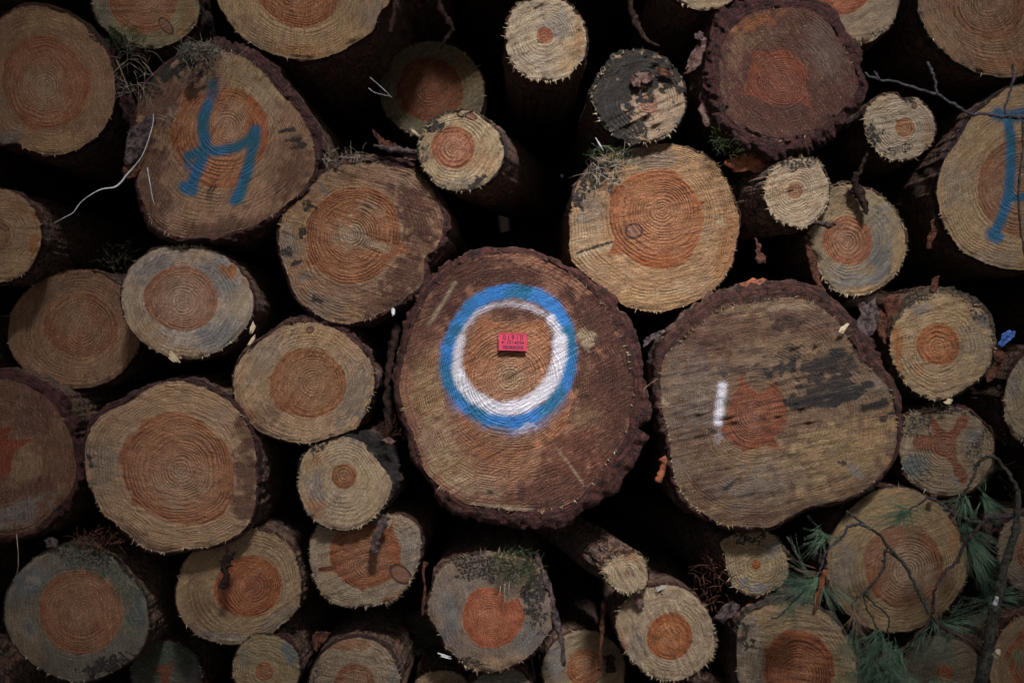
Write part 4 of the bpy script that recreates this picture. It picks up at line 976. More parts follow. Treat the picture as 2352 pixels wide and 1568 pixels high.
def twig_obj(name, pts, d0, d1, w0, w1, mat, parent=None, wob=0.35, seg=7, knobs=0, seed=1):
    w = path(pts, d0, d1)
    rr = random.Random(seed)
    w = [p + Vector((rr.uniform(-1, 1), rr.uniform(-1, 1), rr.uniform(-1, 1))) * S * 0.6 * min(w0, 3) for p in w]
    ra = lerp_r(w0 / 2, w1 / 2, len(w))
    for _ in range(knobs):
        i = rr.randrange(len(ra)); ra[i] *= 1.45
    vs, fs = tube(w, ra, seg, wob, seed)
    return mesh_obj(name, vs, fs, mat, parent)


def chips(name, pts, depth, mat, label, seed):
    """a split chip: a few angular slivers lying together along the chip's long axis"""
    rr = random.Random(seed)
    q = np.array(pts, float); c = q.mean(axis=0)
    u, s_, vt = np.linalg.svd(q - c); ax = vt[0]; nx_ = vt[1]
    L = np.ptp((q - c) @ ax) * 0.9; Wd = np.ptp((q - c) @ nx_) * 0.8
    vs, fs = [], []
    for i in range(5):
        o = rr.uniform(-0.35, 0.35) * Wd; ln = L * rr.uniform(0.45, 1.0) / 2; sh = rr.uniform(-0.2, 0.2) * L
        w = Wd * rr.uniform(0.10, 0.28); t = rr.uniform(0.6, 1.6)
        tw = rr.uniform(-0.25, 0.25)
        a2 = ax * math.cos(tw) + nx_ * math.sin(tw); n2 = -ax * math.sin(tw) + nx_ * math.cos(tw)
        b = len(vs)
        for e, ww in ((-1, rr.uniform(0.2, 0.8)), (rr.uniform(-0.3, 0.3), 1.0), (1, rr.uniform(0.1, 0.6))):
            for sx, sy in ((-1, 0), (1, 0), (0.7, 1), (-0.7, 1)):
                p = c + a2 * (ln * e + sh) + n2 * (o + sx * w * ww)
                vs.append(P(p[0], p[1], depth + (sy * t + rr.uniform(-0.4, 0.4) + i * 0.5 - 1) * S))
        for j in range(2):
            for k in range(4):
                k2 = (k + 1) % 4
                fs.append((b + j * 4 + k, b + j * 4 + k2, b + j * 4 + 4 + k2, b + j * 4 + 4 + k))
        fs.append((b + 3, b + 2, b + 1, b)); fs.append((b + 8, b + 9, b + 10, b + 11))
    return tag(mesh_obj(name, vs, fs, mat, smooth=False), label, 'wood chip')


def flake(name, pts, depth, mat, label, cat='bark piece', thick=2.5, curl=6, seed=1, tilt=0.0, group=None):
    """piece of bark: outline in working units, given real thickness, curled and crumpled"""
    if cat == 'wood chip': return chips(name, pts, depth, mat, label, seed)
    rr = random.Random(seed)
    curl *= 0.55; thick *= 0.7
    pa = np.array(pts, float); q = []
    for i in range(len(pa)):
        a_, b_ = pa[i], pa[(i + 1) % len(pa)]
        for j in range(4):
            q.append(a_ + (b_ - a_) * j / 4 + np.array([rr.gauss(0, 1), rr.gauss(0, 1)]) * np.hypot(*(b_ - a_)) * 0.07)
    q = np.array(q)
    c = q.mean(axis=0)
    n = len(q)
    rings = 5
    vs, fs = [], []
    ext = max(np.ptp(q[:, 0]), np.ptp(q[:, 1]))
    mx = P(c[0], c[1], depth)
    root = None
    for side in (0, 1):
        vs.append(P(c[0], c[1], depth + side * thick * S - curl * S * 0.3))
        for k in range(1, rings + 1):
            f = k / rings
            for i in range(n):
                jig = (1 + 0.05 * rr.uniform(-1, 1)) if k == rings and side == 0 else 1
                x = c[0] + (q[i, 0] - c[0]) * f * jig; y = c[1] + (q[i, 1] - c[1]) * f * jig
                if k == rings and side == 1: pass
                nz = float(mnoise.noise(Vector((x * 0.11, y * 0.11, seed)))) * curl * 0.9 + float(mnoise.noise(Vector((x * 0.35, y * 0.35, seed)))) * curl * 0.35
                dd = depth + (side * thick + nz - curl * (f * f) * 0.5 * math.cos(2 * math.pi * i / n * 2 + seed) + tilt * (x - c[0])) * S
                vs.append(P(x, y, dd))
    m = 1 + rings * n
    for side in (0, 1):
        o = side * m
        for i in range(n):
            f = (o, o + 1 + i, o + 1 + (i + 1) % n); fs.append(f if side == 0 else f[::-1])
        for k in range(rings - 1):
            a = o + 1 + k * n; b = a + n
            for i in range(n):
                i2 = (i + 1) % n
                f = (a + i, b + i, b + i2, a + i2); fs.append(f if side == 0 else f[::-1])
    a = 1 + (rings - 1) * n; b = m + a
    for i in range(n):
        i2 = (i + 1) % n
        fs.append((a + i, b + i, b + i2, a + i2))
    o = mesh_obj(name, vs, fs, mat)
    tag(o, label, cat, group)
    return o


def strip_pts(line, w):
    """outline of a ribbon along a centre line with width list"""
    l = [np.array(p, float) for p in line]
    ws = w if isinstance(w, (list, tuple)) else [w] * len(l)
    L_, R_ = [], []
    for i, p in enumerate(l):
        t = l[min(i + 1, len(l) - 1)] - l[max(0, i - 1)]
        t = t / (np.hypot(*t) + 1e-9); nrm = np.array((-t[1], t[0]))
        L_.append(tuple(p + nrm * ws[i] / 2)); R_.append(tuple(p - nrm * ws[i] / 2))
    return L_, R_


def ribbon(name, line, w, d0, d1, mat, label, cat='bark strip', thick=2.0, seed=1, sub=5, curl=1.0):
    """bark strip / grass blade hanging along a centre line, with thickness and a curled section"""
    rr = random.Random(seed)
    ws = list(w) if isinstance(w, (list, tuple)) else [w] * len(line)
    W = [q for q in path(line, d0, d1)]
    n = len(W)
    wi = np.interp(np.linspace(0, len(ws) - 1, n), range(len(ws)), ws)
    vs, fs = [], []
    M = 7
    for i, p in enumerate(W):
        t = (W[min(i + 1, n - 1)] - W[max(0, i - 1)]).normalized()
        a = t.cross(Vector((0, 1, 0)))
        a = a.normalized() if a.length > 0.1 else Vector((1, 0, 0))
        ww = wi[i] * S * (1 + (0.7 if wi[i] > 6 else 0.25) * (rr.random() - 0.5))
        off = 0.22 * ww * (rr.random() - 0.5) * (1 if wi[i] > 6 else 0)
        sec = []
        for s in (0, 1):
            for j in range(M):
                u = (j / (M - 1) - 0.5)
                dep = (curl * (u * u) * ww * 1.2) + s * thick * S + min(2.6, 0.12 * wi[i]) * S * 1.6 * mnoise.noise(Vector((i * 0.9, j * 1.7, seed)))
                sec.append(p + a * (u * ww + off) + Vector((0, dep, 0)))
        vs += sec[:M] + sec[M:][::-1]
    k = 2 * M
    for i in range(n - 1):
        for j in range(k):
            j2 = (j + 1) % k
            fs.append((i * k + j, i * k + j2, (i + 1) * k + j2, (i + 1) * k + j))
    fs.append(tuple(range(k))[::-1]); fs.append(tuple(range((n - 1) * k, n * k)))
    o = mesh_obj(name, vs, fs, mat)
    tag(o, label, cat)
    return o


def hair(name, items, mat, label=None, cat=None, parent=None, kind=None, seg=3):
    """many thin tapered blades; items: (points in working units with depth, width0, width1)"""
    vs, fs = [], []
    for pts, w0, w1 in items:
        w = [P(*p) for p in pts]
        ra = [max(0.12, (w0 + (w1 - w0) * i / (len(w) - 1)) / 2) * S for i in range(len(w))]
        v, f = tube(w, ra, seg)
        b = len(vs); vs += v; fs += [tuple(q + b for q in g) for g in f]
    o = mesh_obj(name, vs, fs, mat, parent)
    tag(o, label, cat, kind=kind)
    return o


def tangle(cx, cy, rx, ry, n, depth, seed, L=(12, 40), w=(0.6, 1.3), droop=0.3, spread=0.06):
    rr = random.Random(seed); items = []
    for _ in range(n):
        while True:
            u, v = rr.uniform(-1, 1), rr.uniform(-1, 1)
            if u * u + v * v < 1: break
        x, y = cx + u * rx, cy + v * ry
        a = rr.uniform(0, 6.28); ln = rr.uniform(*L); b = rr.uniform(-1.2, 1.2)
        d = depth + rr.uniform(-spread, spread) * 0.5
        pts = []
        for i in range(5):
            t = i / 4
            pts.append((x, y, d + 0.008 * rr.uniform(-1, 1)))
            x += math.cos(a) * ln / 4; y += math.sin(a) * ln / 4 + droop * ln / 4 * t
            a += b / 4
        ww = rr.uniform(*w)
        items.append((pts, ww, ww * 0.4))
    return items

# ------------------------------------------------------------------ number tag on the biggest log
def number_tag():
    root = empty('number_tag', P(1178, 785, -0.0645))
    wx, hz = 34.5 * S * 0.93, 21 * S * 0.93
    import bmesh
    rot = R(1.5)
    # plate with notched corners and two nail holes
    out = []
    n = 3.0 * S
    c = [(-1, -1), (1, -1), (1, 1), (-1, 1)]
    pts = [(-wx, -hz), (wx, -hz), (wx, -hz + n * 1.2), (wx - n, -hz + n * 1.4), (wx, -hz + n * 1.8), (wx, hz - n * 1.8), (wx - n, hz - n * 1.4), (wx, hz - n * 1.2),
           (wx, hz), (-wx, hz), (-wx, hz - n * 1.2), (-wx + n, hz - n * 1.4), (-wx, hz - n * 1.8), (-wx, -hz + n * 1.8), (-wx + n, -hz + n * 1.4), (-wx, -hz + n * 1.2)]
    bm = bmesh.new()
    f = bm.faces.new([bm.verts.new((x, 0, z)) for x, z in pts])
    g = bmesh.ops.extrude_face_region(bm, geom=[f])
    for v in g['geom']:
        if isinstance(v, bmesh.types.BMVert): v.co.y -= 0.0014
    bmesh.ops.recalc_face_normals(bm, faces=bm.faces)
    me = bpy.data.meshes.new('plate'); bm.to_mesh(me); bm.free(); me.materials.append(M_TAG)
    o = bpy.data.objects.new('plate', me); COL.objects.link(o); o.parent = root
    # raised rim bars, top and bottom
    def bar(x0, x1, z0, z1, y0, y1):
        return [(x0, y0, z0), (x1, y0, z0), (x1, y0, z1), (x0, y0, z1), (x0, y1, z0), (x1, y1, z0), (x1, y1, z1), (x0, y1, z1)]
    FB = [(0, 1, 2, 3), (4, 7, 6, 5), (0, 4, 5, 1), (1, 5, 6, 2), (2, 6, 7, 3), (3, 7, 4, 0)]
    vs, fs = [], []
    for z0, z1 in ((hz * 0.90, hz * 0.99), (-hz * 0.99, -hz * 0.90)):
        b = len(vs); vs += bar(-wx * 0.9, wx * 0.9, z0, z1, -0.0014, -0.0019); fs += [tuple(q + b for q in t) for t in FB]
    o = mesh_obj('rim', vs, fs, M_TAG, smooth=False); o.parent = root
    # barcode
    vs, fs = [], []
    rr = random.Random(3); x = -wx * 0.72
    while x < wx * 0.74:
        w = rr.choice((0.35, 0.6, 1.0)) * S
        b = len(vs); vs += bar(x, x + w, -hz * 0.84, -hz * 0.42, -0.0014, -0.0016); fs += [tuple(q + b for q in t) for t in FB]
        x += w + rr.choice((0.3, 0.5, 0.8)) * S
    o = mesh_obj('barcode', vs, fs, M_INK, smooth=False); o.parent = root
    for name, txt, size, z, sp, x in (('digits', '01910', 11.5, hz * 0.26, 1.35, 0.0), ('digits', '101409', 9.5, -hz * 0.27, 1.0, wx * 0.08)):
        cu = bpy.data.curves.new('txt', 'FONT'); cu.body = txt; cu.size = size * S * 1.25; cu.align_x = 'CENTER'; cu.space_character = sp
        cu.extrude = 0.0001; cu.offset = 0.00006
        t = bpy.data.objects.new('tmp', cu); COL.objects.link(t)
        dg = bpy.context.evaluated_depsgraph_get()
        me = bpy.data.meshes.new_from_object(t.evaluated_get(dg)); bpy.data.objects.remove(t)
        me.materials.clear(); me.materials.append(M_INK)
        o = bpy.data.objects.new(name, me); COL.objects.link(o); o.parent = root
        o.rotation_euler = (R(90), 0, 0); o.location = (x, -0.00155, z)
    for sx in (-1, 1):
        vs, fs = tube([Vector((sx * wx * 0.72, -0.0016, -hz * 0.02)), Vector((sx * wx * 0.72, -0.0026, -hz * 0.02))], [1.9 * S, 1.6 * S], 10)
        o = mesh_obj('rivet', vs, fs, M_INK); o.parent = root
    root.rotation_euler = (0, -rot * -1, 0)
    tag(root, 'small red plastic tag reading 01910 over 101409 and a barcode, inside the painted ring', 'tag')


number_tag()

# ------------------------------------------------------------------ pine branch in front of the lower right logs
def needles(parent, x, y, d, a0, a1, n, L, mat=None, seed=1, w=1.15, ddir=-0.02):
    rr = random.Random(seed); items = []
    for _ in range(int(n * 1.0)):
        t = rr.random(); a = R(a0 + (a1 - a0) * t + rr.gauss(0, 13))
        ln = L * rr.uniform(0.45, 1.3)
        bx, by = x + rr.gauss(0, 6), y + rr.gauss(0, 6)
        dd = rr.uniform(-0.02, 0.02) + ddir * rr.random()
        bend = rr.uniform(-0.5, 0.5)
        for s in (-1, 1):                       # needles grow in pairs
            pts = []; aa = a + s * rr.uniform(0.01, 0.06); px, py = bx, by
            for i in range(5):
                q = i / 4
                pts.append((px, py, d + dd * q))
                px += math.cos(aa) * ln / 4; py += -math.sin(aa) * ln / 4 + 0.8 * q
                aa += bend / 4 + s * 0.012
            items.append((pts, w, w * 0.45))
    o = hair('needle_tuft', items, mat or M_NEEDLE, parent=parent)
    return o


def pine_branch():
    root = empty('pine_branch', P(2254, 1568, -0.10))
    B = -0.13
    T = lambda pts, w0, w1, mat=M_TWIG, nm='twig', d0=B, d1=None, seed=1, knobs=3: twig_obj(nm, pts, d0, d0 if d1 is None else d1, w0, w1, mat, root, knobs=knobs, seed=seed)
    T([(2240,1640),(2254,1568),(2266,1507),(2279,1420),(2290,1375),(2308,1297),(2330,1225),(2336,1180),(2338,1125)], 30, 11, nm='stem', seed=3, knobs=4)
    T([(2338,1125),(2318,1090),(2300,1068),(2282,1047),(2264,1050),(2248,1061),(2237,1089),(2226,1112),(2212,1140)], 9, 5, seed=4)
    T([(2340,1182),(2310,1186),(2282,1188),(2254,1199),(2225,1193),(2198,1182),(2180,1172),(2165,1156),(2133,1143),(2110,1158),(2085,1174)], 9, 3.5, seed=5, mat=M_TWIG_B, d1=-0.09)
    T([(2254,1199),(2240,1219),(2225,1238),(2212,1255),(2198,1289),(2170,1314),(2150,1345),(2145,1372),(2144,1395),(2141,1412),(2128,1436),(2114,1451),(2091,1474),(2060,1496)], 8, 5, seed=6, mat=M_TWIG_R, d1=-0.10, knobs=6)
    T([(2136,1408),(2126,1388),(2114,1367),(2100,1338),(2086,1311),(2069,1286),(2050,1266),(2035,1249),(2016,1224),(1979,1199),(1943,1171)], 9, 5.5, seed=7, d1=-0.08, knobs=5)
    T([(2074,1288),(2054,1274),(2033,1264),(2031,1285),(2030,1303),(2010,1334),(1985,1362)], 6, 6, seed=8, d0=-0.10)
    T([(1985,1362),(2010,1388),(2038,1412),(2040,1445),(2041,1476)], 5, 3, seed=9, d0=-0.10)
    T([(1984,1364),(1990,1398),(2003,1415),(2007,1430),(2018,1446)], 4, 3, seed=10, d0=-0.10)
    T([(1984,1362),(1970,1374),(1957,1387),(1959,1415),(1960,1437)], 4, 3, seed=11, d0=-0.10)
    T([(1985,1204),(1960,1205),(1946,1213),(1932,1235),(1920,1246),(1906,1255),(1895,1275),(1890,1290),(1880,1315),(1870,1345),(1838,1365),(1815,1390),(1790,1415),(1770,1418)], 7, 3, seed=12, d0=-0.09, mat=M_TWIG_B)
    T([(1808,1233),(1820,1250),(1828,1269),(1840,1290),(1845,1311),(1850,1335),(1850,1356)], 5, 7, seed=13, d0=-0.07)
    T([(2141,1412),(2152,1430),(2170,1445),(2195,1455),(2225,1470),(2262,1492)], 6, 8, seed=14, mat=M_TWIG_R, d0=-0.11)
    k = 0
    for (x, y, d, a0, a1, n, L, br) in (
            (2085,1174,-0.10,165,300,30,62,0), (2085,1176,-0.10,170,200,12,85,0), (2100,1160,-0.09,-60,-30,3,45,0),
            (1887,1218,-0.08,120,300,14,50,0), (1890,1240,-0.08,190,290,12,58,0), (1930,1235,-0.08,140,175,5,60,0),
            (1868,1340,-0.10,150,215,34,100,0), (1878,1330,-0.10,210,300,34,90,0), (1850,1360,-0.10,150,240,20,85,0), (1905,1345,-0.09,-65,-20,8,60,0), (1815,1385,-0.08,170,280,8,70,0),
            (1880,1315,-0.10,160,190,8,80,1), (1895,1320,-0.10,235,280,6,70,1),
            (1960,1395,-0.10,225,315,10,90,1), (1960,1437,-0.10,230,305,16,95,0), (1965,1420,-0.11,240,300,8,80,1),
            (2018,1446,-0.11,215,315,24,90,0), (2041,1476,-0.11,205,320,30,90,0), (2041,1480,-0.11,230,310,8,80,1),
            (2062,1496,-0.11,180,300,44,105,0), (2000,1510,-0.11,200,330,26,95,0), (2050,1540,-0.12,190,340,26,90,0), (1985,1540,-0.10,200,330,16,80,0),
            (2150,1425,-0.11,250,330,14,75,0), (2165,1430,-0.11,-35,35,18,75,0), (2180,1450,-0.10,240,285,14,95,0), (2120,1455,-0.10,230,300,12,80,0), (2200,1458,-0.10,-60,-10,10,80,1),
            (2212,1140,-0.11,200,320,24,70,0), (2205,1150,-0.11,190,260,8,60,1), (2258,1140,-0.10,255,325,22,70,0), (2260,1128,-0.10,60,130,8,50,0),
            (2212,1210,-0.10,285,335,30,115,0), (2222,1240,-0.10,265,320,26,105,0), (2240,1290,-0.09,280,320,12,100,0),
            (2285,1375,-0.09,180,250,18,80,0), (2290,1370,-0.09,-20,50,16,70,0), (2270,1400,-0.08,200,240,10,80,0),
            (2340,1490,-0.10,230,300,16,70,0), (2160,1560,-0.10,220,320,14,70,0), (2095,1560,-0.10,200,330,16,80,0)):
        k += 1
        needles(root, x, y, d, a0, a1, n, L, M_NEEDLE_B if br else M_NEEDLE, seed=k * 13)
    # cut stub and lichen patch on the stem
    o = twig_obj('stub', [(2283,1505),(2290,1500),(2294,1497)], -0.155, -0.158, 13, 12, M_FIBRE, root, seed=3)
    o = twig_obj('lichen', [(2284,1388),(2287,1380),(2289,1372)], -0.149, -0.150, 10, 8, M_PALE, root, seed=4)
    tag(root, 'green pine branch with long needles and a grey stem across the lower right logs', 'branch')


pine_branch()


def thin_branch():
    root = empty('bare_branch', P(2230, 262, -0.12))
    T = lambda pts, w0, w1, seed, mat=M_TWIG_B, d0=-0.14, d1=None: twig_obj('twig', pts, d0, d0 if d1 is None else d1, w0, w1, mat, root, knobs=3, seed=seed)
    T([(2380,270),(2352,268),(2300,268),(2262,262),(2230,262),(2190,240),(2150,218),(2110,205),(2060,190),(2010,180),(1985,168)], 7, 5, 21)
    T([(2150,218),(2148,190),(2140,165),(2132,143)], 5, 6, 22)
    T([(2025,188),(2015,175),(2008,165)], 4, 3, 23)
    T([(2326,148),(2328,170),(2322,200),(2312,235),(2308,262),(2322,272),(2345,270)], 5, 5, 24)
    T([(2352,262),(2350,330),(2342,400),(2340,480),(2346,540),(2354,590)], 5, 4, 25, M_TWIG)
    tag(root, 'thin bluish bare branch crossing the dark gap at the upper right', 'branch')


thin_branch()

# ------------------------------------------------------------------ bark pieces, strips, grass and splinters lying about the pile
ribbon('grass_blade', [(352,262),(350,290),(330,350),(310,380),(290,402),(278,418),(262,430),(235,434),(210,446),(185,465),(168,488),(150,498),(123,513)], [1.6,2,2,2.5,4,4.5,3.2,2.4,2,1.8,1.8,1.5,.8], -0.05, -0.07, M_PALE, 'long white dried grass blade curling down from the loose bark into the dark gap', 'grass blade', thick=0.8, seed=3)
ribbon('grass_blade', [(338,385),(344,420),(350,455),(355,470)], [2,2.5,2,1], -0.07, -0.065, M_PALE, 'short straight white grass blade on the left edge of the log with the painted H', 'grass blade', thick=0.8, seed=4)
flake('bark_flake', [(345,262),(357,270),(352,290),(345,305),(338,330),(325,355),(310,375),(292,385),(282,370),(288,340),(292,310),(300,292),(322,285),(335,270)], -0.04, M_FLAKE_G, 'purplish grey bark slab hanging left of the log with the painted H', seed=3, curl=12, thick=4)
flake('bark_flake', [(285,375),(300,380),(318,375),(322,392),(312,408),(295,412),(280,400)], -0.03, M_FLAKE_R, 'rust brown knob of bark at the lower end of the purplish hanging slab', seed=4, curl=10, thick=8)
hair('moss_clump', tangle(290,88,48,30,170,-0.03,5,L=(8,26),w=(1.2,2.2)), M_MOSS, 'dark green moss clump with needles under the log at the top left', 'moss')
hair('dry_grass', tangle(300,150,44,70,46,-0.04,6,L=(25,70),w=(0.7,1.4),droop=1.0), M_STRAW, 'dry grass and needles hanging in the gap beside the top left corner log', 'dry grass')
flake('bark_flake', [(250,60),(275,70),(300,95),(325,120),(318,135),(290,118),(262,92)], 0.0, M_FLAKE_D, 'dark bark slab wedged behind the moss clump', seed=6, curl=9, thick=5)
flake('bark_flake', [(262,170),(282,180),(300,205),(312,250),(318,290),(300,300),(284,260),(270,215)], 0.02, M_FLAKE_D, 'black bark slab standing in the gap right of the top left corner log', seed=7, curl=12, thick=5)
hair('moss_clump', tangle(455,118,48,22,240,-0.045,7,L=(8,24),w=(1.2,2.4)), simple_mat('grey_lichen', (0.07,0.07,0.055), (0.22,0.21,0.17), 200, 0.9), 'grey lichen tuft on top of the log with the painted H', 'lichen')
hair('dry_grass', tangle(470,125,70,26,34,-0.055,8,L=(20,60),w=(0.8,1.5)), M_STRAW, 'dry stalks caught in the lichen on top of the log with the painted H', 'dry grass')
hair('dry_grass', tangle(390,262,40,16,22,-0.055,9,L=(20,60),w=(0.6,1.3)), M_STRAW, 'few brown pine needles stuck to the left side of the log with the painted H', 'dry grass')
flake('bark_flake', [(420,172),(440,165),(458,172),(465,158),(472,165),(462,180),(448,190),(430,192)], -0.062, M_FLAKE_P, 'small curled pinkish bark scrap stuck above the painted H', seed=8, curl=10, thick=2)
ribbon('bark_strip', [(1003,-14),(1012,20),(1030,48),(1037,66),(1025,88),(1010,112)], [10,14,16,12,9,4], 0.06, 0.08, M_FLAKE_D, 'dark bark strip hanging from the top edge above the deeply shaded log', seed=5)
ribbon('bark_strip', [(902,5),(905,30),(900,52),(896,75)], [12,10,14,12], 0.04, 0.04, M_FLAKE_D, 'small crumpled bark strip right of the big clean log at the top', seed=6)
ribbon('bark_strip', [(1446,-20),(1450,20),(1462,50),(1476,78),(1492,96),(1515,106)], [16,18,16,12,9,4], 0.05, 0.03, M_FLAKE_D, 'long curved dark bark strip hanging in the gap above the dirty black log', seed=7)
hair('grass_blade', [([(846,202,0.0),(858,212,0.0),(872,216,0.0),(898,222,0.0)],1.6,1.0), ([(850,178,0.0),(866,192,0.0),(882,206,0.0),(900,224,0.0)],1.6,0.9)], M_PALE, 'forked pale pine needle in the dark gap left of the deeply shaded log', 'pine needle')
ribbon('bark_strip', [(858,334),(885,340),(915,344),(945,348),(968,352)], [7,13,16,16,10], -0.03, -0.045, M_FLAKE_G, 'lilac grey bark strip bridging from the pale streaked log to the small jutting log', seed=9, curl=1.4)
flake('bark_flake', [(855,295),(868,310),(885,322),(905,328),(918,340),(900,345),(880,338),(868,330)], -0.02, M_FLAKE_R, 'brown leaf of bark standing above the lilac grey strip', seed=10, curl=6)
flake('bark_flake', [(915,352),(940,350),(965,358),(955,368),(930,366)], -0.025, M_FLAKE_P, 'pinkish splinter of bark under the lilac grey strip', seed=11, curl=4)
flake('bark_flake', [(943,294),(958,302),(970,310),(966,320),(950,309),(942,302)], -0.04, M_FIBRE, 'pale wood chip poking out left of the small jutting log', cat='wood chip', seed=12, curl=3)
flake('bark_flake', [(768,366),(775,362),(778,384),(772,388),(765,378)], -0.02, M_FLAKE_G, 'little grey bark chip on the upper left edge of the pale streaked log', seed=13, curl=3)
hair('dry_grass', tangle(790,362,60,12,60,-0.03,11,L=(14,40),w=(0.8,1.6)), M_STRAW, 'dry needles along the top of the pale streaked log', 'dry grass')
hair('dry_grass', tangle(265,600,60,44,70,0.16,12,L=(20,50),w=(0.8,1.4)), simple_mat('grass_shade_in_colour', (0.05,0.045,0.03), (0.13,0.12,0.08), 90, 0.9), 'faint nest of dry grass deep in the gap left of the bluish grey log', 'dry grass')  # darker copy of the straw; the gap's shade is put into its colour
flake('bark_flake', [(570,782),(588,768),(594,772),(580,790),(570,796)], -0.02, M_FIBRE, 'pale wood chip wedged between the bluish grey log and the clean sawn log', cat='wood chip', seed=14, curl=2)
flake('bark_flake', [(378,806),(396,800),(402,818),(412,832),(398,834),(384,822)], -0.008, M_FIBRE, 'torn wood chip at the bottom of the bluish grey log', cat='wood chip', seed=15, curl=4)
flake('bark_flake', [(578,748),(582,738),(588,742),(583,768),(576,762),(562,758)], -0.008, M_FIBRE, 'torn wood chip on the right rim of the bluish grey log', cat='wood chip', seed=16, curl=4)
flake('bark_flake', [(900,705),(908,712),(906,724),(897,722)], -0.02, M_PALE, 'tiny white chip on the lower edge of the pale streaked log', cat='wood chip', seed=17, curl=1)
flake('bark_flake', [(886,880),(905,890),(900,930),(912,960),(900,985),(884,970),(880,930)], 0.02, M_FLAKE_D, 'dark bark lump in the gap left of the ringed log', seed=18, curl=14, thick=8)
ribbon('bark_strip', [(912,740),(905,780),(896,820),(892,860),(885,890)], [14,20,16,18,10], 0.06, 0.04, M_FLAKE_D, 'dark vertical bark strip left of the ringed log', seed=10)
hair('dry_grass', tangle(900,985,30,20,50,-0.01,14,L=(10,30),w=(0.8,1.8)), M_FLAKE_R, 'brown shreds of bark between the ringed log and the small dark hooded log', 'bark shreds')
flake('bark_flake', [(868,1012),(892,1002),(910,1012),(900,1020),(878,1018)], -0.035, M_FLAKE_P, 'pinkish bark scrap lying on top of the small dark hooded log', seed=19, curl=4)
ribbon('bark_strip', [(530,1262),(520,1285),(515,1305),(518,1325),(508,1352)], [16,26,20,14,18], -0.035, -0.03, M_FLAKE_D, 'dark ragged bark scrap hanging over the log with its heart off to the right', seed=11, thick=5)
ribbon('bark_strip', [(888,1186),(876,1206),(866,1230),(860,1252),(862,1270)], [18,24,20,18,22], 0.0, -0.01, M_FLAKE_G, 'dark bark tongue hanging in front of the log with the oval knot', seed=12, thick=5)
ribbon('bark_strip', [(978,1290),(972,1315),(976,1350),(972,1385),(970,1415)], [14,6,5,9,5], 0.03, 0.03, M_FLAKE_R, 'thin brown bark thread hanging left of the mouldy log', seed=13)
hair('moss_clump', tangle(1185,1300,60,44,260,-0.005,15,L=(8,24),w=(1.0,2.0)), M_MOSS, 'dark green moss covering the upper right of the mouldy log', 'moss')
hair('dry_grass', [([(1160,1340,-0.02),(1158,1362,-0.02),(1160,1380,-0.02),(1152,1398,-0.02)],1.8,1.2), ([(1170,1335,-0.02),(1168,1360,-0.02),(1166,1384,-0.02)],1.6,1.0), ([(1150,1345,-0.02),(1147,1370,-0.02),(1149,1392,-0.02)],1.4,1.0)], M_STRAW, 'few pale straws hanging from the moss onto the notched orange heart', 'dry grass')
flake('bark_flake', [(1010,1500),(1030,1504),(1040,1506),(1034,1514),(1016,1510),(1008,1504)], 0.0, M_PALE, 'thin white wood chip under the left edge of the mouldy log', cat='wood chip', seed=20, curl=2)
ribbon('bark_strip', [(1232,1268),(1240,1300),(1258,1345),(1275,1420),(1290,1470),(1296,1530)], [10,14,18,16,12,10], 0.05, 0.02, M_FLAKE_G, 'long grey bark strip standing right of the mouldy log', seed=14, thick=4)
ribbon('bark_strip', [(1398,1504),(1402,1520),(1404,1545)], [18,19,20], 0.085, 0.085, M_FLAKE_D, 'dark square ended bark strip across the rim of the flat orange hearted log', seed=15, thick=3)
ribbon('bark_strip', [(1388,1380),(1384,1430),(1380,1480),(1376,1540)], [16,12,9,6], 0.06, 0.06, M_FLAKE_R, 'thin reddish bark strip hanging down under the splintered pole', seed=16)
flake('bark_flake', [(1454,1365),(1470,1364),(1480,1392),(1468,1398),(1458,1384)], -0.02, M_FLAKE_P, 'pink bark tongue beneath the tip of the splintered pole', seed=21, curl=3)
flake('bark_flake', [(1505,1352),(1522,1344),(1530,1342),(1522,1352),(1508,1356)], -0.012, M_PALE, 'white wood chip at the top of the pale coarse log', cat='wood chip', seed=22, curl=1)
hair('torn_bark', tangle(1640,1340,44,70,60,0.05,17,L=(20,50),w=(2,5),droop=.6), M_FLAKE_R, 'reddish brown bark shreds left of the small pinpoint hearted log', 'bark shreds')
flake('bark_flake', [(1680,1380),(1655,1395),(1640,1420),(1660,1432),(1690,1410),(1700,1390)], 0.0, M_FLAKE_G, 'grey bark curl at the left of the log with the coarse frayed rim', seed=23, curl=8, thick=3)
ribbon('bark_strip', [(1896,1308),(1890,1335),(1882,1365),(1874,1395),(1868,1412)], [7,12,14,13,7], -0.11, -0.10, M_ORANGE, 'bright orange bark strip hanging among the green needles', seed=17)
flake('bark_flake', [(1452,172),(1462,165),(1484,167),(1500,164),(1502,180),(1488,194),(1474,190),(1470,200),(1456,200),(1448,186)], -0.016, M_FLAKE_P, 'large pink bark flake on the black crusted log', seed=24, curl=3, thick=2)
flake('bark_flake', [(1506,158),(1522,154),(1546,168),(1548,178),(1530,176),(1514,172)], -0.016, M_FLAKE_R, 'small glossy brown bark flake beside the pink one on the black crusted log', seed=25, curl=5, thick=2)
hair('dry_grass', tangle(1395,395,46,50,60,0.0,19,L=(20,60),w=(0.8,1.8)), M_STRAW, 'tangle of pale dry grass on the upper left of the vivid orange hearted log', 'dry grass')
hair('moss_clump', tangle(1400,352,50,18,110,0.01,20,L=(8,20),w=(1.2,2.2)), M_MOSS, 'moss on the top edge of the vivid orange hearted log', 'moss')
ribbon('grass_blade', [(1368,316),(1376,330),(1386,346)], [1,4,2], -0.01, 0.0, M_PALE, 'short white blade sticking up above the vivid orange hearted log', 'grass blade', thick=0.8, seed=5)
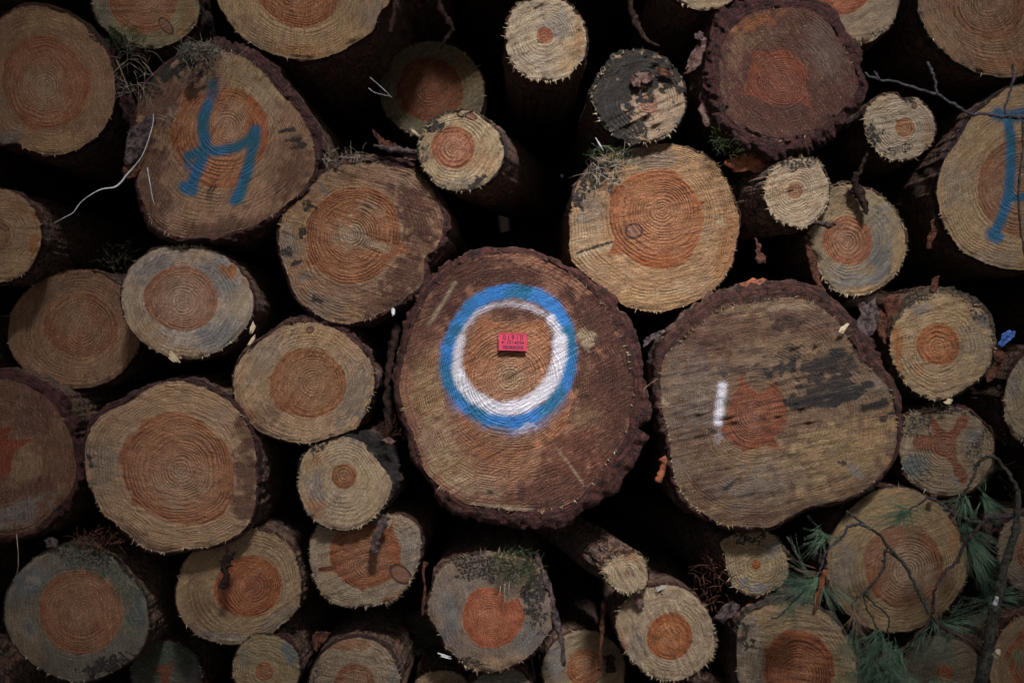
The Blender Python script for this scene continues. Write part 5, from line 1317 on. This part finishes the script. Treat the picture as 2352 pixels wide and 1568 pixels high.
flake('bark_flake', [(1598,105),(1612,84),(1622,90),(1618,120),(1608,150),(1592,165),(1572,172),(1580,140)], 0.02, M_FLAKE_P, 'pinkish loose bark slab left of the dark red log', seed=26, curl=12, thick=4)
flake('bark_flake', [(1596,78),(1606,72),(1616,76),(1615,88),(1602,92),(1594,88)], 0.0, M_FLAKE_G, 'pale rounded bark tip above the loose slab left of the dark red log', seed=27, curl=5, thick=6)
flake('bark_flake', [(1606,215),(1630,190),(1640,240),(1640,285),(1620,295),(1604,260)], 0.0, M_FLAKE_P, 'grey pink bark patch at the lower left of the dark red log', seed=28, curl=10, thick=5)
hair('moss_clump', tangle(1690,322,60,36,200,-0.01,21,L=(8,22),w=(1.2,2.4)), M_MOSS, 'dark moss and roots under the lower left bark of the dark red log', 'moss')
flake('bark_flake', [(1662,378),(1680,360),(1720,352),(1780,366),(1840,362),(1800,385),(1740,395),(1690,396)], 0.02, M_ORANGE, 'orange brown underside of bark beneath the dark red log', seed=29, curl=9, thick=5)
ribbon('bark_strip', [(1850,540),(1862,580),(1873,625),(1885,662),(1905,690),(1931,712),(1950,745),(1972,785),(2000,830),(2030,872)], [12,16,18,16,18,20,20,22,26,16], 0.035, -0.02, M_FLAKE_R, 'long red brown bark strip running down between the mottled log and the huge stained log', seed=18, thick=4)
flake('bark_flake', [(1735,545),(1745,560),(1748,580),(1762,590),(1758,604),(1742,604),(1733,592),(1738,570)], 0.0, M_FLAKE_R, 'curled brown bark leaf in the gap below the small tilted pole end', seed=30, curl=8)
flake('bark_flake', [(1690,655),(1720,640),(1752,638),(1760,650),(1735,662),(1700,672)], 0.01, M_ORANGE, 'orange scrap of bark above the huge stained log', seed=31, curl=7)
flake('bark_flake', [(1478,780),(1495,768),(1520,758),(1530,760),(1512,774),(1490,790),(1478,798)], -0.03, M_FLAKE_G, 'splintered grey bark wedge between the two biggest logs', seed=32, curl=4, thick=4)
ribbon('bark_strip', [(1522,1050),(1530,1065),(1520,1085),(1512,1108)], [20,26,16,14], -0.03, -0.03, M_ORANGE, 'orange crumb of bark dangling between the two biggest logs', seed=19, thick=6)
hair('grass_blade', [([(1474,907,-0.085),(1482,890,-0.085),(1495,880,-0.085),(1512,868,-0.085)],1.5,1.0)], M_STRAW, 'single straw bridging the gap between the two biggest logs', 'straw')
ribbon('twig', [(1868,508),(1885,512),(1905,516),(1920,513)], [14,13,12,9], -0.02, -0.05, M_TWIG_R, 'short dark broken twig in front of the mottled log', 'twig', thick=6, seed=7)
ribbon('bark_strip', [(1968,395),(1965,420),(1975,440),(1988,470),(1992,492)], [12,16,26,22,6], 0.0, 0.01, M_FLAKE_D, 'dark hanging bark curl over the top of the mottled log', seed=20, thick=4)
ribbon('bark_strip', [(2008,300),(1998,340),(1985,370),(1975,400)], [6,8,8,10], 0.06, 0.03, M_FLAKE_D, 'thin dark root hanging under the little grey log', seed=21, thick=4)
flake('bark_flake', [(2140,505),(2150,500),(2150,540),(2140,570),(2125,572),(2130,545)], 0.03, M_FLAKE_R, 'reddish bark scrap left of the log with the broad blue stroke', seed=33, curl=6)
flake('bark_flake', [(2142,640),(2158,632),(2154,660),(2144,672),(2136,668)], 0.0, M_FLAKE_R, 'upright brown bark flake above the bold ringed log', seed=34, curl=4)
flake('bark_flake', [(1975,700),(2010,690),(2020,720),(2010,760),(1985,785),(1972,750)], 0.02, M_FLAKE_G, 'wet grey bark slab left of the bold ringed log', seed=35, curl=12, thick=6)
flake('bark_flake', [(2020,690),(2060,672),(2075,700),(2050,740),(2035,790),(2018,780),(2015,730)], 0.03, M_FLAKE_R, 'red brown loose bark on the left side of the bold ringed log', seed=36, curl=12, thick=5)
flake('bark_flake', [(2300,770),(2318,758),(2332,762),(2330,775),(2312,786),(2303,800),(2292,792)], -0.01, M_BLUE, 'crumpled scrap of bark sprayed bright blue near the right edge', seed=37, curl=10, thick=4)
flake('bark_flake', [(2280,800),(2300,795),(2310,815),(2300,835),(2285,830)], 0.0, M_FLAKE_R, 'brown bark roll below the blue sprayed scrap', seed=38, curl=9, thick=6)
flake('bark_flake', [(2262,860),(2285,840),(2298,820),(2302,840),(2285,868),(2268,880)], 0.01, M_FLAKE_R, 'red bark sliver beside the bold ringed log at its lower right', seed=39, curl=5)
flake('bark_flake', [(2170,918),(2184,912),(2190,925),(2180,934),(2170,926)], -0.005, M_FIBRE, 'pale wood chip between the bold ringed log and the star log', cat='wood chip', seed=40, curl=3)
flake('bark_flake', [(1934,745),(1944,738),(1948,752),(1940,766),(1928,768),(1926,756)], -0.065, M_FIBRE, 'pale splintered chip on the upper right edge of the huge stained log', cat='wood chip', seed=41, curl=4)
hair('torn_bark', tangle(225,1240,50,20,60,0.0,23,L=(14,40),w=(2,4.5)), M_FLAKE_R, 'red brown bark shreds on top of the log with the greenish rim', 'bark shreds')
flake('bark_flake', [(100,1240),(120,1232),(135,1240),(130,1256),(110,1258)], 0.0, M_FLAKE_G, 'grey lilac bark chip above the log with the greenish rim', seed=42, curl=5, thick=3)
hair('grass_blade', [([(38,1226,-0.02),(42,1270,-0.02),(42,1300,-0.02),(30,1350,-0.01)],1.8,1.0)], M_STRAW, 'thin straw hanging from the reddish log at the left edge', 'straw')
flake('bark_flake', [(715,1455),(740,1448),(760,1452),(750,1470),(735,1480),(728,1500),(716,1480)], 0.03, M_FLAKE_R, 'red brown bark peel on the upper left of the rough grey bottom log', seed=43, curl=8)
flake('bark_flake', [(2135,1146),(2140,1130),(2150,1132),(2148,1155)], 0.0, M_FLAKE_R, 'small red bark chip below the star log', seed=44, curl=3)
hair('torn_bark', tangle(2330,1060,50,90,50,0.10,25,L=(20,60),w=(2,5)), M_FLAKE_D, 'dark bark shreds in the gap at the right edge above the pine branch', 'bark shreds')

set_local()
filler()


# ------------------------------------------------------------------ unseen pines added behind the camera so their crowns shade the pile's corners
def added_shade_pine(x0, y0, h, seed, label):
    rr = random.Random(seed)
    root = empty('added_shade_pine', (x0, y0, -1.15))
    n = 16
    pts = [Vector((x0 + 0.05 * math.sin(i * 0.9 + seed), y0 + 0.05 * math.cos(i * 0.7), -1.2 + h * i / (n - 1))) for i in range(n)]
    vs, fs = tube(pts, [0.11 * (1 - i / n) + 0.015 for i in range(n)], 14, 0.12, seed)
    mesh_obj('trunk', vs, fs, M_FLAKE_D, root)
    bv, bf, lv, lf = [], [], [], []
    sd = dv
    for b in range(46):
        t = 0.36 + 0.6 * rr.random()
        z = -1.2 + h * t
        a = rr.uniform(0, 6.283); L = (1.0 - t) * h * 0.42 + 0.8
        base = Vector((x0, y0, z)); dirv = Vector((math.cos(a), math.sin(a), rr.uniform(-0.1, 0.3))).normalized()
        tip = base + dirv * L
        v, f = tube([base, base + dirv * L * 0.5 + Vector((0, 0, 0.05)), tip], [0.028, 0.018, 0.006], 6)
        k = len(bv); bv += v; bf += [tuple(q + k for q in g) for g in f]
        for c in range(64):
            q = rr.uniform(0.2, 1.05)
            p = base + dirv * L * q + Vector((rr.gauss(0, 0.20), rr.gauss(0, 0.20), rr.gauss(0, 0.13)))
            # foliage is left out in an oval so sun reaches the pile's middle
            hit = p - sd * ((p.y) / sd.y)
            if ((hit.x + 0.04) / 0.76) ** 2 + ((hit.z - 0.06) / 0.52) ** 2 < 1.0: continue
            for s in range(5):
                u = Vector((rr.gauss(0, 1), rr.gauss(0, 1), rr.gauss(0, 1))).normalized()
                w = u.cross(Vector((rr.gauss(0, 1), rr.gauss(0, 1), rr.gauss(0, 1)))).normalized() * 0.016
                k = len(lv); lv += [p - w, p + w, p + u * 0.14 + w * 0.3, p + u * 0.14 - w * 0.3]
                lf.append((k, k + 1, k + 2, k + 3))
    mesh_obj('branches', bv, bf, M_FLAKE_D, root)
    mesh_obj('crown', lv, lf, M_NEEDLE, root, smooth=False)
    tag(root, label, 'tree')


added_shade_pine(-1.35, -1.9, 5.2, 3, 'unseen pine tree added for its shade, behind the camera to the left')
added_shade_pine(1.75, -1.8, 5.0, 5, 'unseen pine tree added for its shade, behind the camera to the right')
added_shade_pine(0.2, -3.0, 6.2, 8, 'unseen pine tree added for its shade, straight behind the camera')
